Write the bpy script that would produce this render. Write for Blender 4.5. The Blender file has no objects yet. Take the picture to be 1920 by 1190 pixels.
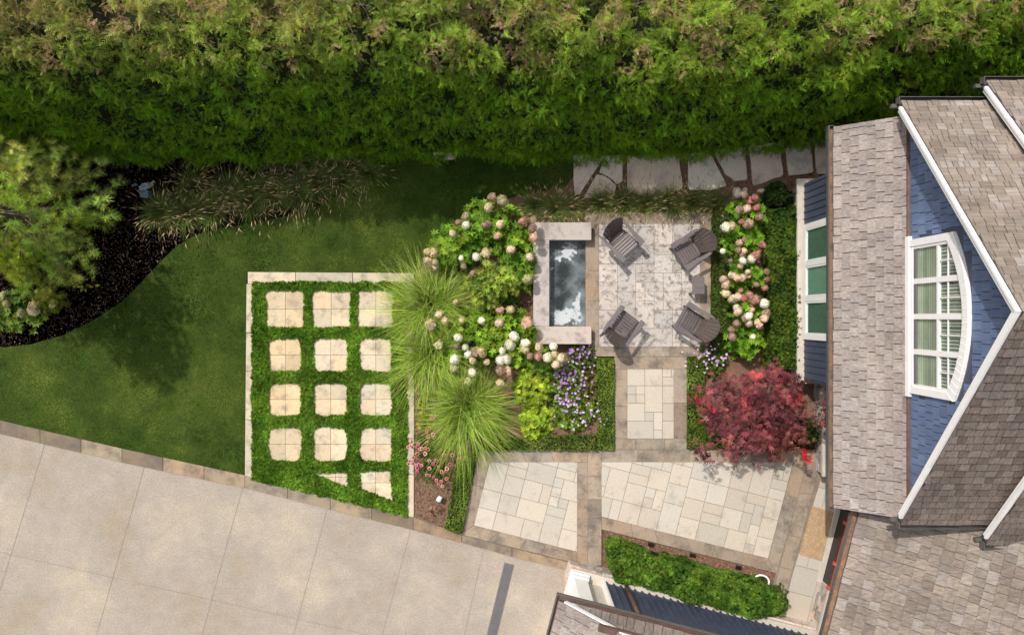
import bpy, math, random
import numpy as np
from mathutils import Vector, Matrix

# ------------------------------------------------------------------ camera, world, sun
S = bpy.context.scene
COL = S.collection
H, K = 18.29, 1280.0                        # drone height (m) and focal length (px of the photo)
cam_d = bpy.data.cameras.new('camera')
cam_d.sensor_width, cam_d.lens = 36.0, 24.0
cam_d.clip_start, cam_d.clip_end = 0.1, 500
cam = bpy.data.objects.new('camera', cam_d)
cam.location = (0, 0, H)
COL.objects.link(cam)
S.camera = cam

SUN_EL, SUN_DIR = 54.0, Vector((0.62, -0.785))
world = bpy.data.worlds.new('World'); S.world = world; world.use_nodes = True
wn = world.node_tree; bg = wn.nodes['Background']
sky = wn.nodes.new('ShaderNodeTexSky'); sky.sky_type = 'NISHITA'; sky.sun_disc = False
sky.sun_elevation = math.radians(SUN_EL); sky.sun_rotation = math.atan2(-SUN_DIR.x, -SUN_DIR.y)
sky.dust_density = 3.0
hs = wn.nodes.new('ShaderNodeHueSaturation'); hs.inputs['Saturation'].default_value = .35      # a bright, thinly clouded sky
wm = wn.nodes.new('ShaderNodeMix'); wm.data_type = 'RGBA'; wm.blend_type = 'MULTIPLY'; wm.inputs[0].default_value = 1; wm.inputs[7].default_value = (1.0, 1.0, .98, 1)
wn.links.new(sky.outputs[0], hs.inputs['Color']); wn.links.new(hs.outputs[0], wm.inputs[6]); wn.links.new(wm.outputs[2], bg.inputs[0]); bg.inputs[1].default_value = 0.145
sun_d = bpy.data.lights.new('sun', 'SUN'); sun_d.energy = 2.85; sun_d.angle = math.radians(0.6); sun_d.color = (1, .945, .875)
sun = bpy.data.objects.new('sun', sun_d); COL.objects.link(sun)
sun.rotation_euler = Vector((SUN_DIR.x, SUN_DIR.y, -math.tan(math.radians(SUN_EL)))).to_track_quat('-Z', 'Y').to_euler()
sun.location = (-9, 12, 25)
S.view_settings.view_transform = 'Standard'; S.view_settings.look = 'None'
S.view_settings.exposure = 0.30; S.view_settings.gamma = 1
S.cycles.max_bounces = 6; S.cycles.transparent_max_bounces = 4

rng = np.random.default_rng(7)
rnd = random.Random(11)

def P(px, py, h=0.0):
    """a measured point of the photo at height h -> metres"""
    s = (H - h) / K
    return ((px - 960) * s, (595 - py) * s)

def PP(pts, h=0.0):
    return [P(x, y, h) for x, y in pts]

# ------------------------------------------------------------------ object helpers
def tag(o, label=None, cat=None, group=None, kind=None):
    if label: o['label'] = label
    if cat: o['category'] = cat
    if group: o['group'] = group
    if kind: o['kind'] = kind
    return o

def thing(name, label, cat, loc=(0, 0, 0), rz=0.0, group=None):
    o = bpy.data.objects.new(name, None); COL.objects.link(o)
    o.empty_display_size = .2
    o.location = loc; o.rotation_euler = (0, 0, rz)
    return tag(o, label, cat, group)

def copy_tree(o, parent=None):
    c = o.copy(); COL.objects.link(c); c.parent = parent
    for ch in list(o.children): copy_tree(ch, c)
    return c

def link(name, me, mat, parent=None):
    o = bpy.data.objects.new(name, me); COL.objects.link(o)
    for m in (mat if isinstance(mat, (list, tuple)) else [mat]): me.materials.append(m)
    if parent is not None: o.parent = parent
    return o

class MB:
    """collects faces, then links them as one mesh object"""
    def __init__(s): s.v = []; s.f = []; s.c = []; s.m = []
    def add(s, vs, fs, col=(1, 1, 1), mi=0):
        b = len(s.v); s.v += [tuple(p) for p in vs]; s.c += [col] * len(vs)
        for f in fs: s.f.append([b + i for i in f]); s.m.append(mi)
        return s
    def prism(s, poly, z0, z1, col=(1, 1, 1), mi=0, taper=0.0):
        n = len(poly)
        a = sum(poly[i][0] * poly[(i + 1) % n][1] - poly[(i + 1) % n][0] * poly[i][1] for i in range(n))
        if a < 0: poly = poly[::-1]
        cx = sum(p[0] for p in poly) / n; cy = sum(p[1] for p in poly) / n
        vs = [(x, y, z0) for x, y in poly] + [(x + (cx - x) * taper, y + (cy - y) * taper, z1) for x, y in poly]
        fs = [list(range(n))[::-1], list(range(n, 2 * n))] + [[i, (i + 1) % n, n + (i + 1) % n, n + i] for i in range(n)]
        return s.add(vs, fs, col, mi)
    def box(s, c, sz, M=None, col=(1, 1, 1), mi=0):
        x, y, z = sz[0] / 2, sz[1] / 2, sz[2] / 2
        vs = [Vector((a, b, d)) for d in (-z, z) for a, b in ((-x, -y), (x, -y), (x, y), (-x, y))]
        if M is not None: vs = [M @ p for p in vs]
        c = Vector(c); vs = [p + c for p in vs]
        fs = [[3, 2, 1, 0], [4, 5, 6, 7], [0, 1, 5, 4], [1, 2, 6, 5], [2, 3, 7, 6], [3, 0, 4, 7]]
        return s.add(vs, fs, col, mi)
    def obox(s, O, A, B, C, col=(1, 1, 1), mi=0):
        """box from a corner and three edge vectors"""
        O, A, B, C = Vector(O), Vector(A), Vector(B), Vector(C)
        if A.cross(B).dot(C) < 0: A, B = B, A
        vs = [O, O + A, O + A + B, O + B, O + C, O + A + C, O + A + B + C, O + B + C]
        fs = [[3, 2, 1, 0], [4, 5, 6, 7], [0, 1, 5, 4], [1, 2, 6, 5], [2, 3, 7, 6], [3, 0, 4, 7]]
        return s.add(vs, fs, col, mi)
    def tube(s, pts, rads, n=8, col=(1, 1, 1), mi=0):
        pts = [Vector(p) for p in pts]; vs = []; fs = []
        if not isinstance(rads, (list, tuple)): rads = [rads] * len(pts)
        for i, p in enumerate(pts):
            t = (pts[min(i + 1, len(pts) - 1)] - pts[max(i - 1, 0)]).normalized()
            a = t.orthogonal().normalized() if i == 0 else (a - t * a.dot(t)).normalized()
            b = t.cross(a)
            for k in range(n):
                w = 2 * math.pi * k / n
                vs.append(p + (a * math.cos(w) + b * math.sin(w)) * rads[i])
        for i in range(len(pts) - 1):
            for k in range(n):
                k2 = (k + 1) % n
                fs.append([i * n + k, i * n + k2, (i + 1) * n + k2, (i + 1) * n + k])
        fs.append(list(range(n))[::-1]); fs.append([(len(pts) - 1) * n + k for k in range(n)])
        return s.add(vs, fs, col, mi)
    def build(s, name, mat, parent=None, smooth=False, bevel=0.0):
        me = bpy.data.meshes.new(name); me.from_pydata(s.v, [], s.f)
        ca = me.color_attributes.new('Col', 'FLOAT_COLOR', 'POINT')
        ca.data.foreach_set('color', np.array([(c[0], c[1], c[2], 1) for c in s.c], 'f').ravel())
        me.polygons.foreach_set('material_index', s.m)
        if smooth: me.polygons.foreach_set('use_smooth', [True] * len(s.f))
        me.update(); o = link(name, me, mat, parent)
        if bevel:
            b = o.modifiers.new('bevel', 'BEVEL'); b.width = bevel; b.segments = 2; b.limit_method = 'ANGLE'
        return o

def mesh_np(name, V, F, C, mat, parent=None, smooth=False):
    V = np.asarray(V, 'f'); F = np.asarray(F, 'i'); q = F.shape[1]
    me = bpy.data.meshes.new(name)
    me.vertices.add(len(V)); me.vertices.foreach_set('co', V.ravel())
    me.loops.add(F.size); me.loops.foreach_set('vertex_index', F.ravel())
    me.polygons.add(len(F)); me.polygons.foreach_set('loop_start', np.arange(len(F), dtype='i') * q)
    if smooth: me.polygons.foreach_set('use_smooth', np.ones(len(F), bool))
    me.update(calc_edges=True)
    ca = me.color_attributes.new('Col', 'FLOAT_COLOR', 'POINT')
    ca.data.foreach_set('color', np.concatenate([np.asarray(C, 'f'), np.ones((len(V), 1), 'f')], 1).ravel())
    return link(name, me, mat, parent)

# ------------------------------------------------------------------ numpy scatter helpers
def nrm(a): return a / np.maximum(np.linalg.norm(a, axis=-1, keepdims=True), 1e-9)
def rvec(n): return nrm(rng.normal(size=(n, 3)))
def frames(axis, hint):
    x = nrm(axis); z = hint - (hint * x).sum(-1, keepdims=True) * x
    z = nrm(z + 1e-6); y = np.cross(z, x)
    return np.stack([x, y, z], -1)
def scat(T, F, pos, R, sc, col, vmul=None):
    """copies of template T,F -> (V, F, C)"""
    n, k = len(pos), len(T)
    sc = np.broadcast_to(np.asarray(sc, float).reshape(-1, 1, 1), (n, 1, 1)) if np.ndim(sc) < 2 else np.asarray(sc)[:, None, :]
    V = np.einsum('nij,nkj->nki', R, T[None] * sc) + pos[:, None]
    FF = F[None] + (np.arange(n) * k)[:, None, None]
    C = np.repeat(col[:, None], k, 1)
    if vmul is not None: C = C * vmul[None, :, None]
    return V.reshape(-1, 3), FF.reshape(-1, F.shape[1]), C.reshape(-1, 3)
def join(parts):
    V, F, C, o = [], [], [], 0
    for v, f, c in parts: V.append(v); F.append(f + o); C.append(c); o += len(v)
    return np.concatenate(V), np.concatenate(F), np.concatenate(C)
def hash3(i, j, k):
    n = (i * 374761393 + j * 668265263 + k * 1274126177) & 0x7fffffff
    n = ((n ^ (n >> 13)) * 1274126177) & 0x7fffffff
    return ((n ^ (n >> 16)) & 0xffff) / 65535.0
def vnoise(p):
    p = np.asarray(p, float); i = np.floor(p).astype(np.int64); f = p - i; f = f * f * (3 - 2 * f); r = 0
    for a in (0, 1):
        for b in (0, 1):
            for c in (0, 1):
                w = (f[..., 0] if a else 1 - f[..., 0]) * (f[..., 1] if b else 1 - f[..., 1]) * (f[..., 2] if c else 1 - f[..., 2])
                r = r + w * hash3(i[..., 0] + a, i[..., 1] + b, i[..., 2] + c)
    return r
def n2(x, y, s, seed=0): return vnoise(np.stack([np.asarray(x) * s, np.asarray(y) * s, np.full(np.shape(x), seed + .37)], -1))
def lerp3(a, b, t): return np.asarray(a)[None] * (1 - t[:, None]) + np.asarray(b)[None] * t[:, None]
def jit(c, n, amt=.2):
    c = np.broadcast_to(np.asarray(c, float), (n, 3))
    return np.clip(c * (1 + rng.normal(size=(n, 1)) * amt) * (1 + rng.normal(size=(n, 3)) * amt * .3), .003, .95)
def in_poly(x, y, poly):
    r = np.zeros(np.shape(x), bool); n = len(poly)
    for i in range(n):
        (x1, y1), (x2, y2) = poly[i], poly[(i + 1) % n]
        c = (y1 > y) != (y2 > y)
        r ^= c & (x < (x2 - x1) * (y - y1) / (y2 - y1 + 1e-12) + x1)
    return r
def sample_poly(poly, dens):
    xs = [p[0] for p in poly]; ys = [p[1] for p in poly]
    n = int((max(xs) - min(xs)) * (max(ys) - min(ys)) * dens)
    x = rng.uniform(min(xs), max(xs), n); y = rng.uniform(min(ys), max(ys), n)
    k = in_poly(x, y, poly); return x[k], y[k]

# leaf templates lie along +X, flat in XY, triangles
def diamond(l=1.0, w=.4, fold=.12, bend=.1):
    V = [(0, 0, 0), (.45 * l, w / 2 * l, fold * l), (.45 * l, -w / 2 * l, fold * l), (.5 * l, 0, 0), (l, 0, -bend * l)]
    return V, [(0, 3, 1), (0, 2, 3), (1, 3, 4), (3, 2, 4)]
def merge(items):
    V, F = [], []
    for v, f in items:
        b = len(V); V += list(v); F += [tuple(b + i for i in t) for t in f]
    return np.array(V, float), np.array(F, int)
def rotz(v, a, tilt=0.0, off=(0, 0, 0)):
    c, s = math.cos(a), math.sin(a); ct, st = math.cos(tilt), math.sin(tilt); r = []
    for x, y, z in v:
        x, z = x * ct - z * st, x * st + z * ct
        r.append((x * c - y * s + off[0], x * s + y * c + off[1], z + off[2]))
    return r
def t_leaf(**k): v, f = diamond(**k); return np.array(v, float), np.array(f, int)
def t_rosette(n=6, tilt=.35, l=1.0, w=.42):
    it = []
    for i in range(n):
        v, f = diamond(l * (0.8 + .2 * ((i * 37) % 10) / 10), w); it.append((rotz(v, 2 * math.pi * i / n + .2 * ((i * 53) % 7) / 7, tilt), f))
    return merge(it)
def t_fern(n=7):
    V, F = [], []
    for i in range(n + 1):
        x = .04 + .86 * i / n; L = .50 * (1 - .70 * i / n) * (.85 + .3 * ((i * 7) % 5) / 5)
        for s in (-1, 1):
            a = s * (.62 + .05 * (i % 3)); w = .026; b = len(V); zx = -.22 * x * x
            V += [(x - w * 1.6, 0, zx), (x + w * 1.6, 0, zx), (x + L * .55 * math.cos(a) + s * w * math.sin(a) * -1, L * .55 * math.sin(a) + s * w, zx - .03), (x + L * math.cos(a), L * math.sin(a), zx - .14 * L - .03 * i / n)]
            F += [(b, b + 1, b + 2), (b + 1, b + 3, b + 2)] if s > 0 else [(b, b + 2, b + 1), (b + 1, b + 2, b + 3)]
    b = len(V); V += [(.78, -.035, -.14), (.78, .035, -.14), (1.1, 0, -.3)]; F.append((b, b + 1, b + 2))
    return np.array(V, float), np.array(F, int)
def t_palm(n=7):
    it = []
    for i in range(n):
        a = (i - (n - 1) / 2) * .62; L = 1 - .42 * abs(i - (n - 1) / 2) / ((n - 1) / 2)
        v = [(0, 0, 0), (.45 * L, .085, .02), (.45 * L, -.085, .02), (L, 0, -.1 * L)]
        it.append((rotz(v, a), [(0, 2, 1), (1, 2, 3)]))
    return merge(it)
def t_needles(n=64, spread=1.25):
    r = random.Random(4); V, F = [], []
    for i in range(n):
        a = r.uniform(0, 2 * math.pi); th = spread * math.sqrt(r.random()); L = r.uniform(.75, 1.1)
        d = Vector((math.cos(th), math.sin(th) * math.cos(a), math.sin(th) * math.sin(a)))
        o = Vector((r.uniform(-.35, .12), 0, 0)); s = d.orthogonal().normalized() * .026
        b = len(V); V += [o + s, o - s, o + d * L - Vector((0, 0, .08))]; F.append((b, b + 1, b + 2))
    return np.array([tuple(v) for v in V]), np.array(F)
def t_head(n=90, seed=1):
    """mop head: many small petals on an ellipsoid"""
    r = random.Random(seed); V, F = [], []
    for i in range(n):
        z = 1 - 1.45 * (i + .5) / n; a = i * 2.39996; q = math.sqrt(max(0, 1 - z * z))
        d = Vector((q * math.cos(a), q * math.sin(a), z * .85)); t = d.orthogonal().normalized(); b_ = d.cross(t).normalized()
        w = r.uniform(0, 6.28); u = t * math.cos(w) + b_ * math.sin(w); v = d.cross(u)
        s = .235; R_ = r.uniform(.84, 1.12); c = d * R_
        b = len(V); V += [c + u * s, c + v * s, c - u * s, c - v * s, c * .93]
        F += [(b, b + 1, b + 4), (b + 1, b + 2, b + 4), (b + 2, b + 3, b + 4), (b + 3, b, b + 4)]
    b = len(V)
    for j in range(6):
        for i in range(8):
            th = math.pi * .8 * j / 5; V.append(Vector((math.sin(th) * math.cos(i * math.pi / 4), math.sin(th) * math.sin(i * math.pi / 4), math.cos(th) * .85)) * .84)
    for j in range(5):
        for i in range(8): p, q, u, v = b + j * 8 + i, b + j * 8 + (i + 1) % 8, b + (j + 1) * 8 + (i + 1) % 8, b + (j + 1) * 8 + i; F += [(p, v, u), (p, u, q)]
    return np.array([tuple(v) for v in V]), np.array(F)
def blades(n, r0, length, w, arch, up, seg=5, cols=None, lean=(0, 0), tw=.6):
    """arching grass blades growing from a disc"""
    a = rng.uniform(0, 2 * np.pi, n); rr = r0 * np.sqrt(rng.random(n))
    base = np.stack([rr * np.cos(a), rr * np.sin(a), np.zeros(n)], -1)
    b = a + rng.normal(size=n) * tw
    L = length * rng.uniform(.5, 1.1, n) * (1 + .16 * np.cos(a * 2 + n) + .12 * np.cos(a * 3)); ar = arch * rng.uniform(.5, 1.3, n); upn = up * rng.uniform(.75, 1.2, n)
    d = np.stack([np.cos(b), np.sin(b), np.zeros(n)], -1) + np.array([lean[0], lean[1], 0])
    side = np.stack([-np.sin(b), np.cos(b), np.zeros(n)], -1)
    t = np.linspace(0, 1, seg + 1)[None, :]
    hx = L[:, None] * (.25 * t + ar[:, None] * t ** 2 * .75)
    hz = L[:, None] * upn[:, None] * (t * 1.35 - ar[:, None] * .95 * t ** 2.4)
    cen = base[:, None] + d[:, None] * hx[..., None]; cen[..., 2] += hz; cen[..., 2] = np.maximum(cen[..., 2], .03)
    cen[..., :2] += (rng.normal(size=(n, 1, 2)) * .09 * t[..., None] ** 2 * length)
    wd = (w * rng.uniform(.7, 1.2, n))[:, None] * (1 - t ** 1.5 * .93)
    Lf = cen + side[:, None] * wd[..., None]; Rt = cen - side[:, None] * wd[..., None]
    V = np.stack([Lf, Rt], 2).reshape(n, -1, 3); k = 2 * (seg + 1); F = []
    for i in range(seg): j = 2 * i; F += [(j, j + 1, j + 2), (j + 1, j + 3, j + 2)]
    F = np.array(F)[None] + (np.arange(n) * k)[:, None, None]
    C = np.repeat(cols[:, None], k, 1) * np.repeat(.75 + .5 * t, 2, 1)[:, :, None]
    return (V.reshape(-1, 3), F.reshape(-1, 3), C.reshape(-1, 3)), cen

# ------------------------------------------------------------------ materials
def nt(name):
    m = bpy.data.materials.new(name); m.use_nodes = True; t = m.node_tree
    b = t.nodes['Principled BSDF']; return m, t, b
def N(t, typ, **kw):
    n = t.nodes.new(typ)
    for k, v in kw.items(): setattr(n, k, v)
    return n
def pos_of(t):
    return N(t, 'ShaderNodeNewGeometry').outputs['Position']
def noise(t, scale, detail=4, rough=.55, vec=None):
    n = N(t, 'ShaderNodeTexNoise'); n.inputs['Scale'].default_value = scale; n.inputs['Detail'].default_value = detail
    n.inputs['Roughness'].default_value = rough; t.links.new(vec or pos_of(t), n.inputs['Vector']); return n.outputs['Fac']
def ramp(t, fac, stops):
    r = N(t, 'ShaderNodeValToRGB'); el = r.color_ramp.elements
    while len(el) < len(stops): el.new(.5)
    for e, (p, c) in zip(el, stops): e.position = p; e.color = (*c, 1) if len(c) == 3 else c
    t.links.new(fac, r.inputs[0]); return r.outputs[0]
def mix(t, a, b, fac, mode='MIX'):
    m = N(t, 'ShaderNodeMix', data_type='RGBA', blend_type=mode); m.clamp_factor = True
    for sock, v in ((m.inputs[0], fac), (m.inputs[6], a), (m.inputs[7], b)):
        if isinstance(v, (int, float)): sock.default_value = v
        elif isinstance(v, tuple): sock.default_value = (*v, 1)
        else: t.links.new(v, sock)
    return m.outputs[2]
def bump(t, b, fac, strength=.3, dist=.02):
    n = N(t, 'ShaderNodeBump'); n.inputs['Strength'].default_value = strength; n.inputs['Distance'].default_value = dist
    t.links.new(fac, n.inputs['Height']); t.links.new(n.outputs[0], b.inputs['Normal'])
def g3(v): return (v, v, v)
def attr(t):
    a = N(t, 'ShaderNodeAttribute'); a.attribute_name = 'Col'; return a.outputs['Color']

def leaf_mat(name, trans=.2, rough=.6, var=.35, spec=.08):
    m, t, b = nt(name)
    c = mix(t, attr(t), ramp(t, noise(t, 2.2, 3), [(.3, g3(1 - var)), (.7, g3(1 + var))]), 1.0, 'MULTIPLY')
    t.links.new(c, b.inputs['Base Color']); b.inputs['Roughness'].default_value = rough; b.inputs['Specular IOR Level'].default_value = spec
    tr = N(t, 'ShaderNodeBsdfTranslucent'); c2 = mix(t, c, (1.25, 1.2, .6), 1.0, 'MULTIPLY'); t.links.new(c2, tr.inputs[0])
    ms = N(t, 'ShaderNodeMixShader'); ms.inputs[0].default_value = trans
    t.links.new(b.outputs[0], ms.inputs[1]); t.links.new(tr.outputs[0], ms.inputs[2])
    t.links.new(ms.outputs[0], t.nodes['Material Output'].inputs[0]); return m

def stone_mat(name, base, dark, amt=.5, scale=1.6, fine=40, rough=.85, useattr=True, spots=None, bumpk=.25, tint=None):
    """stone: soft colour drift, dark weathering patches, fine grain"""
    m, t, b = nt(name)
    c = base
    if useattr: c = mix(t, attr(t), base, 1.0, 'MULTIPLY')
    if tint: c = mix(t, c, tint, ramp(t, noise(t, .9, 5), [(.4, g3(0)), (.65, g3(1))]))
    c = mix(t, c, dark, ramp(t, noise(t, scale, 9, .68), [(.62 - amt * .25, g3(0)), (.80 - amt * .18, g3(.85))]))
    if spots:
        sc, lo, hi, sp = spots
        c = mix(t, c, sp, ramp(t, noise(t, sc, 5, .6), [(lo, g3(0)), (hi, g3(.8))]))
    c = mix(t, c, ramp(t, noise(t, fine, 4, .7), [(.25, g3(.66)), (.75, g3(1.3))]), 1.0, 'MULTIPLY')
    t.links.new(c, b.inputs['Base Color']); b.inputs['Roughness'].default_value = rough
    bump(t, b, noise(t, fine * .7, 6, .7), bumpk, .01); return m

def paint_mat(name, col, rough=.5, var=.1, spec=.5, scale=5, useattr=False, metal=0.0, bumpk=.05):
    m, t, b = nt(name)
    c = mix(t, col if not useattr else mix(t, attr(t), col, 1.0, 'MULTIPLY'), ramp(t, noise(t, scale, 5, .65), [(.25, g3(1 - var)), (.75, g3(1 + var))]), 1.0, 'MULTIPLY')
    t.links.new(c, b.inputs['Base Color']); b.inputs['Roughness'].default_value = rough; b.inputs['Specular IOR Level'].default_value = spec
    b.inputs['Metallic'].default_value = metal; bump(t, b, noise(t, 60, 3), bumpk, .005); return m

def wood_mat(name, col, axis='X', var=.35, rough=.8, useattr=True):
    """weathered wood, grain along one local axis"""
    m, t, b = nt(name)
    tc = N(t, 'ShaderNodeTexCoord'); mp = N(t, 'ShaderNodeMapping')
    mp.inputs['Scale'].default_value = {'X': (1.6, 24, 24), 'Y': (24, 1.6, 24), 'Z': (24, 24, 1.6)}[axis]
    t.links.new(tc.outputs['Object'], mp.inputs[0])
    g = noise(t, 1.0, 4, .6, mp.outputs[0])
    c = mix(t, attr(t), col, 1.0, 'MULTIPLY') if useattr else col
    c = mix(t, c, ramp(t, g, [(.25, g3(1 - var)), (.75, g3(1 + var))]), 1.0, 'MULTIPLY')
    c = mix(t, c, ramp(t, noise(t, 1.3, 4), [(.3, (.8, .78, .76)), (.7, (1.15, 1.12, 1.08))]), 1.0, 'MULTIPLY')
    t.links.new(c, b.inputs['Base Color']); b.inputs['Roughness'].default_value = rough
    bump(t, b, g, .25, .004); return m

M = {}
M['leaf'] = leaf_mat('leaf'); M['needle'] = leaf_mat('needle', .2, .5)
M['hedge'] = leaf_mat('cedar_foliage', .34, .6, .4)
M['petal'] = leaf_mat('petal', .25, .7, .08, .1)
M['grass'] = leaf_mat('grass_blade', .3, .5, .25)
M['bark'] = stone_mat('bark', (.16, .12, .09), (.05, .04, .03), .6, 6, 50, .9, False)
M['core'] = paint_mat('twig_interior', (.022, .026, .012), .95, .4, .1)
M['patio'] = stone_mat('patio_flagstone', (.50, .445, .40), (.17, .145, .13), .46, 5.5, 55, .85, True, (7, .53, .62, (.185, .162, .145)))
M['flag'] = stone_mat('flagstone', (.485, .43, .36), (.31, .26, .205), .3, 2.2, 60, .85, True)
M['border'] = stone_mat('border_stone', (.315, .245, .18), (.10, .083, .072), .68, 2.4, 45, .9, True, None, .3, (.32, .255, .19))
M['paver'] = stone_mat('paver', (.56, .475, .35), (.22, .18, .14), .5, 3.2, 55, .85, True)
M['coping'] = stone_mat('coping', (.46, .41, .385), (.14, .12, .12), .55, 2.6, 55, .8, True)
M['step'] = stone_mat('stepping_stone', (.66, .555, .455), (.28, .245, .235), .45, 1.8, 50, .85, True)
M['kerb'] = stone_mat('kerb_stone', (.315, .235, .15), (.085, .075, .075), .75, 1.7, 50, .9, True)
M['drive'] = stone_mat('driveway_concrete', (.35, .285, .217), (.27, .225, .185), .55, .9, 60, .9, False, None, .35)
def drive_mat():
    m, t, b = nt('driveway_concrete')
    c = ramp(t, noise(t, .45, 6, .6), [(.32, (.305, .247, .183)), (.5, (.335, .285, .24)), (.68, (.41, .342, .262))])
    c = mix(t, c, ramp(t, noise(t, 2.6, 8, .7), [(.3, g3(.90)), (.7, g3(1.10))]), 1.0, 'MULTIPLY')
    c = mix(t, c, ramp(t, noise(t, 22, 5, .8), [(.3, g3(.70)), (.7, g3(1.28))]), 1.0, 'MULTIPLY')
    c = mix(t, c, (.55, .52, .48), ramp(t, noise(t, 9, 6, .75), [(.70, g3(0)), (.76, g3(.6))]))
    c = mix(t, c, (.16, .13, .11), ramp(t, noise(t, 1.1, 7, .65), [(.66, g3(0)), (.80, g3(.45))]))
    t.links.new(c, b.inputs['Base Color']); b.inputs['Roughness'].default_value = .9
    bump(t, b, noise(t, 40, 5, .75), .35, .008); return m
M['drive'] = drive_mat()
M['joint'] = paint_mat('joint', (.225, .185, .15), .95, .3)
M['rubble'] = stone_mat('rubble_stone', (.42, .36, .32), (.14, .13, .13), .5, 6, 40, .9, True)
M['mulch'] = stone_mat('mulch', (.045, .028, .020), (.012, .009, .008), .5, 12, 90, .95, False, None, .9)
M['mulch2'] = stone_mat('mulch_brown', (.20, .115, .075), (.06, .035, .025), .55, 14, 80, .95, False, None, .9)
M['chip'] = paint_mat('bark_chip', (1, 1, 1), .9, .25, .2, 9, True)
M['soil'] = paint_mat('soil', (.05, .035, .025), .95, .4, .1)
M['white'] = paint_mat('white_paint', (.85, .83, .81), .45, .06)
M['cream'] = paint_mat('cream_stone', (.52, .47, .40), .8, .12)
M['navy'] = paint_mat('navy_paint', (.058, .070, .112), .55, .25, .45, 4)
M['navy_sh'] = wood_mat('navy_shingle', (.118, .170, .300), 'Z', .18, .6)
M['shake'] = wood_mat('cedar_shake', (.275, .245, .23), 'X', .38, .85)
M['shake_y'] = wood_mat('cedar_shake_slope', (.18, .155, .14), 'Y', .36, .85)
M['copper'] = paint_mat('aged_copper', (.16, .095, .075), .5, .35, .5, 7, False, .4)
M['copper_hi'] = stone_mat('gutter_copper', (.30, .16, .085), (.085, .07, .065), .8, 5, 30, .5, False)
M['darkmetal'] = paint_mat('dark_metal', (.12, .108, .10), .5, .25, .5, 8, False, .2)
M['black'] = paint_mat('black_metal', (.015, .015, .016), .4, .1)
M['chair'] = wood_mat('grey_brown_resin', (.135, .116, .118), 'X', .12, .5)
M['back'] = wood_mat('brown_resin', (.098, .076, .070), 'X', .12, .5)
M['red'] = paint_mat('red_paint', (.42, .075, .04), .45, .12)
M['darkwood'] = paint_mat('dark_wood', (.03, .02, .018), .5, .3)
M['steel'] = paint_mat('grate_steel', (.22, .21, .22), .5, .15, .5, 6, False, .6)
M['curtain'] = wood_mat('curtain', (.58, .62, .53), 'Z', .06, .8)
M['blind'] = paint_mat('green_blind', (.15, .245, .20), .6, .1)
M['mat'] = paint_mat('woven_mat', (.52, .37, .23), .9, .2, .2, 8, True)
M['plastic'] = paint_mat('white_plastic', (.8, .8, .8), .4, .03)
M['bluebin'] = paint_mat('blue_plastic', (.10, .18, .30), .5, .1)

def lawn_mat():
    m, t, b = nt('lawn')
    c = ramp(t, noise(t, .55, 4, .55), [(.3, (.026, .056, .007)), (.55, (.048, .08, .011)), (.75, (.08, .11, .022))])
    c = mix(t, c, ramp(t, noise(t, 3.0, 5, .7), [(.3, g3(.72)), (.7, g3(1.25))]), 1.0, 'MULTIPLY')
    c = mix(t, c, ramp(t, noise(t, 60, 3, .7), [(.3, g3(.55)), (.7, g3(1.4))]), 1.0, 'MULTIPLY')
    t.links.new(c, b.inputs['Base Color']); b.inputs['Roughness'].default_value = .9; b.inputs['Specular IOR Level'].default_value = .1
    bump(t, b, noise(t, 90, 3, .7), .6, .02); return m
M['lawn'] = lawn_mat()

def glass_mat():
    m, t, b = nt('window_glass')
    b.inputs['Base Color'].default_value = (.9, .95, .93, 1); b.inputs['Roughness'].default_value = .03
    b.inputs['Transmission Weight'].default_value = 1; b.inputs['IOR'].default_value = 1.05
    gl = N(t, 'ShaderNodeBsdfGlossy'); gl.inputs['Roughness'].default_value = .03
    tr = N(t, 'ShaderNodeBsdfTransparent'); tr.inputs[0].default_value = (.9, .95, .92, 1)
    ms = N(t, 'ShaderNodeMixShader'); ms.inputs[0].default_value = .14
    t.links.new(tr.outputs[0], ms.inputs[1]); t.links.new(gl.outputs[0], ms.inputs[2])
    t.links.new(ms.outputs[0], t.nodes['Material Output'].inputs[0]); return m
M['glass'] = glass_mat()

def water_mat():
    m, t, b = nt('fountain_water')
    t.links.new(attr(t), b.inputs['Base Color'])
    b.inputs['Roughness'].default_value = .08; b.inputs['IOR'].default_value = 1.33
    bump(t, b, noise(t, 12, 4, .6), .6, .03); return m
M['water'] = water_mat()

# ------------------------------------------------------------------ ground and paving
def struct(o): o['kind'] = 'structure'; return o

g = MB(); g.prism([(-150, -150), (150, -150), (150, 150), (-150, 150)], -.6, -.06)
struct(g.build('ground', M['soil']))

def bed(name, pts, mat, z=0.0):
    b = MB(); b.prism(PP(pts), -.05, z); return struct(b.build(name, mat))

bed('mulch_bed', [(-260, 150), (1100, 150), (1100, 292), (740, 310), (690, 340), (600, 395), (480, 425), (370, 450), (300, 510), (230, 575), (120, 636), (0, 662), (-260, 680)], M['mulch'], -.05)
bed('planting_bed', [(775, 480), (850, 380), (1000, 330), (1075, 330), (1075, 150), (1620, 150), (1620, 860), (1340, 850), (1280, 846), (900, 846), (866, 1003), (768, 985), (762, 510)], M['mulch2'], -.006)

LAWN = [(-260, 660), (0, 652), (60, 645), (120, 628), (180, 598), (230, 565), (270, 525), (300, 492), (330, 463), (365, 442), (420, 427), (480, 417), (540, 405), (600, 386), (650, 357), (690, 327), (735, 300), (775, 280), (1073, 280), (1075, 330), (1060, 350), (985, 365), (930, 378), (890, 392), (850, 420), (815, 465), (790, 500), (770, 511), (463, 511), (459, 892), (0, 790), (-260, 732)]
lw = MB(); lw.prism(PP(LAWN), -.05, .012); struct(lw.build('lawn', M['lawn']))

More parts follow.
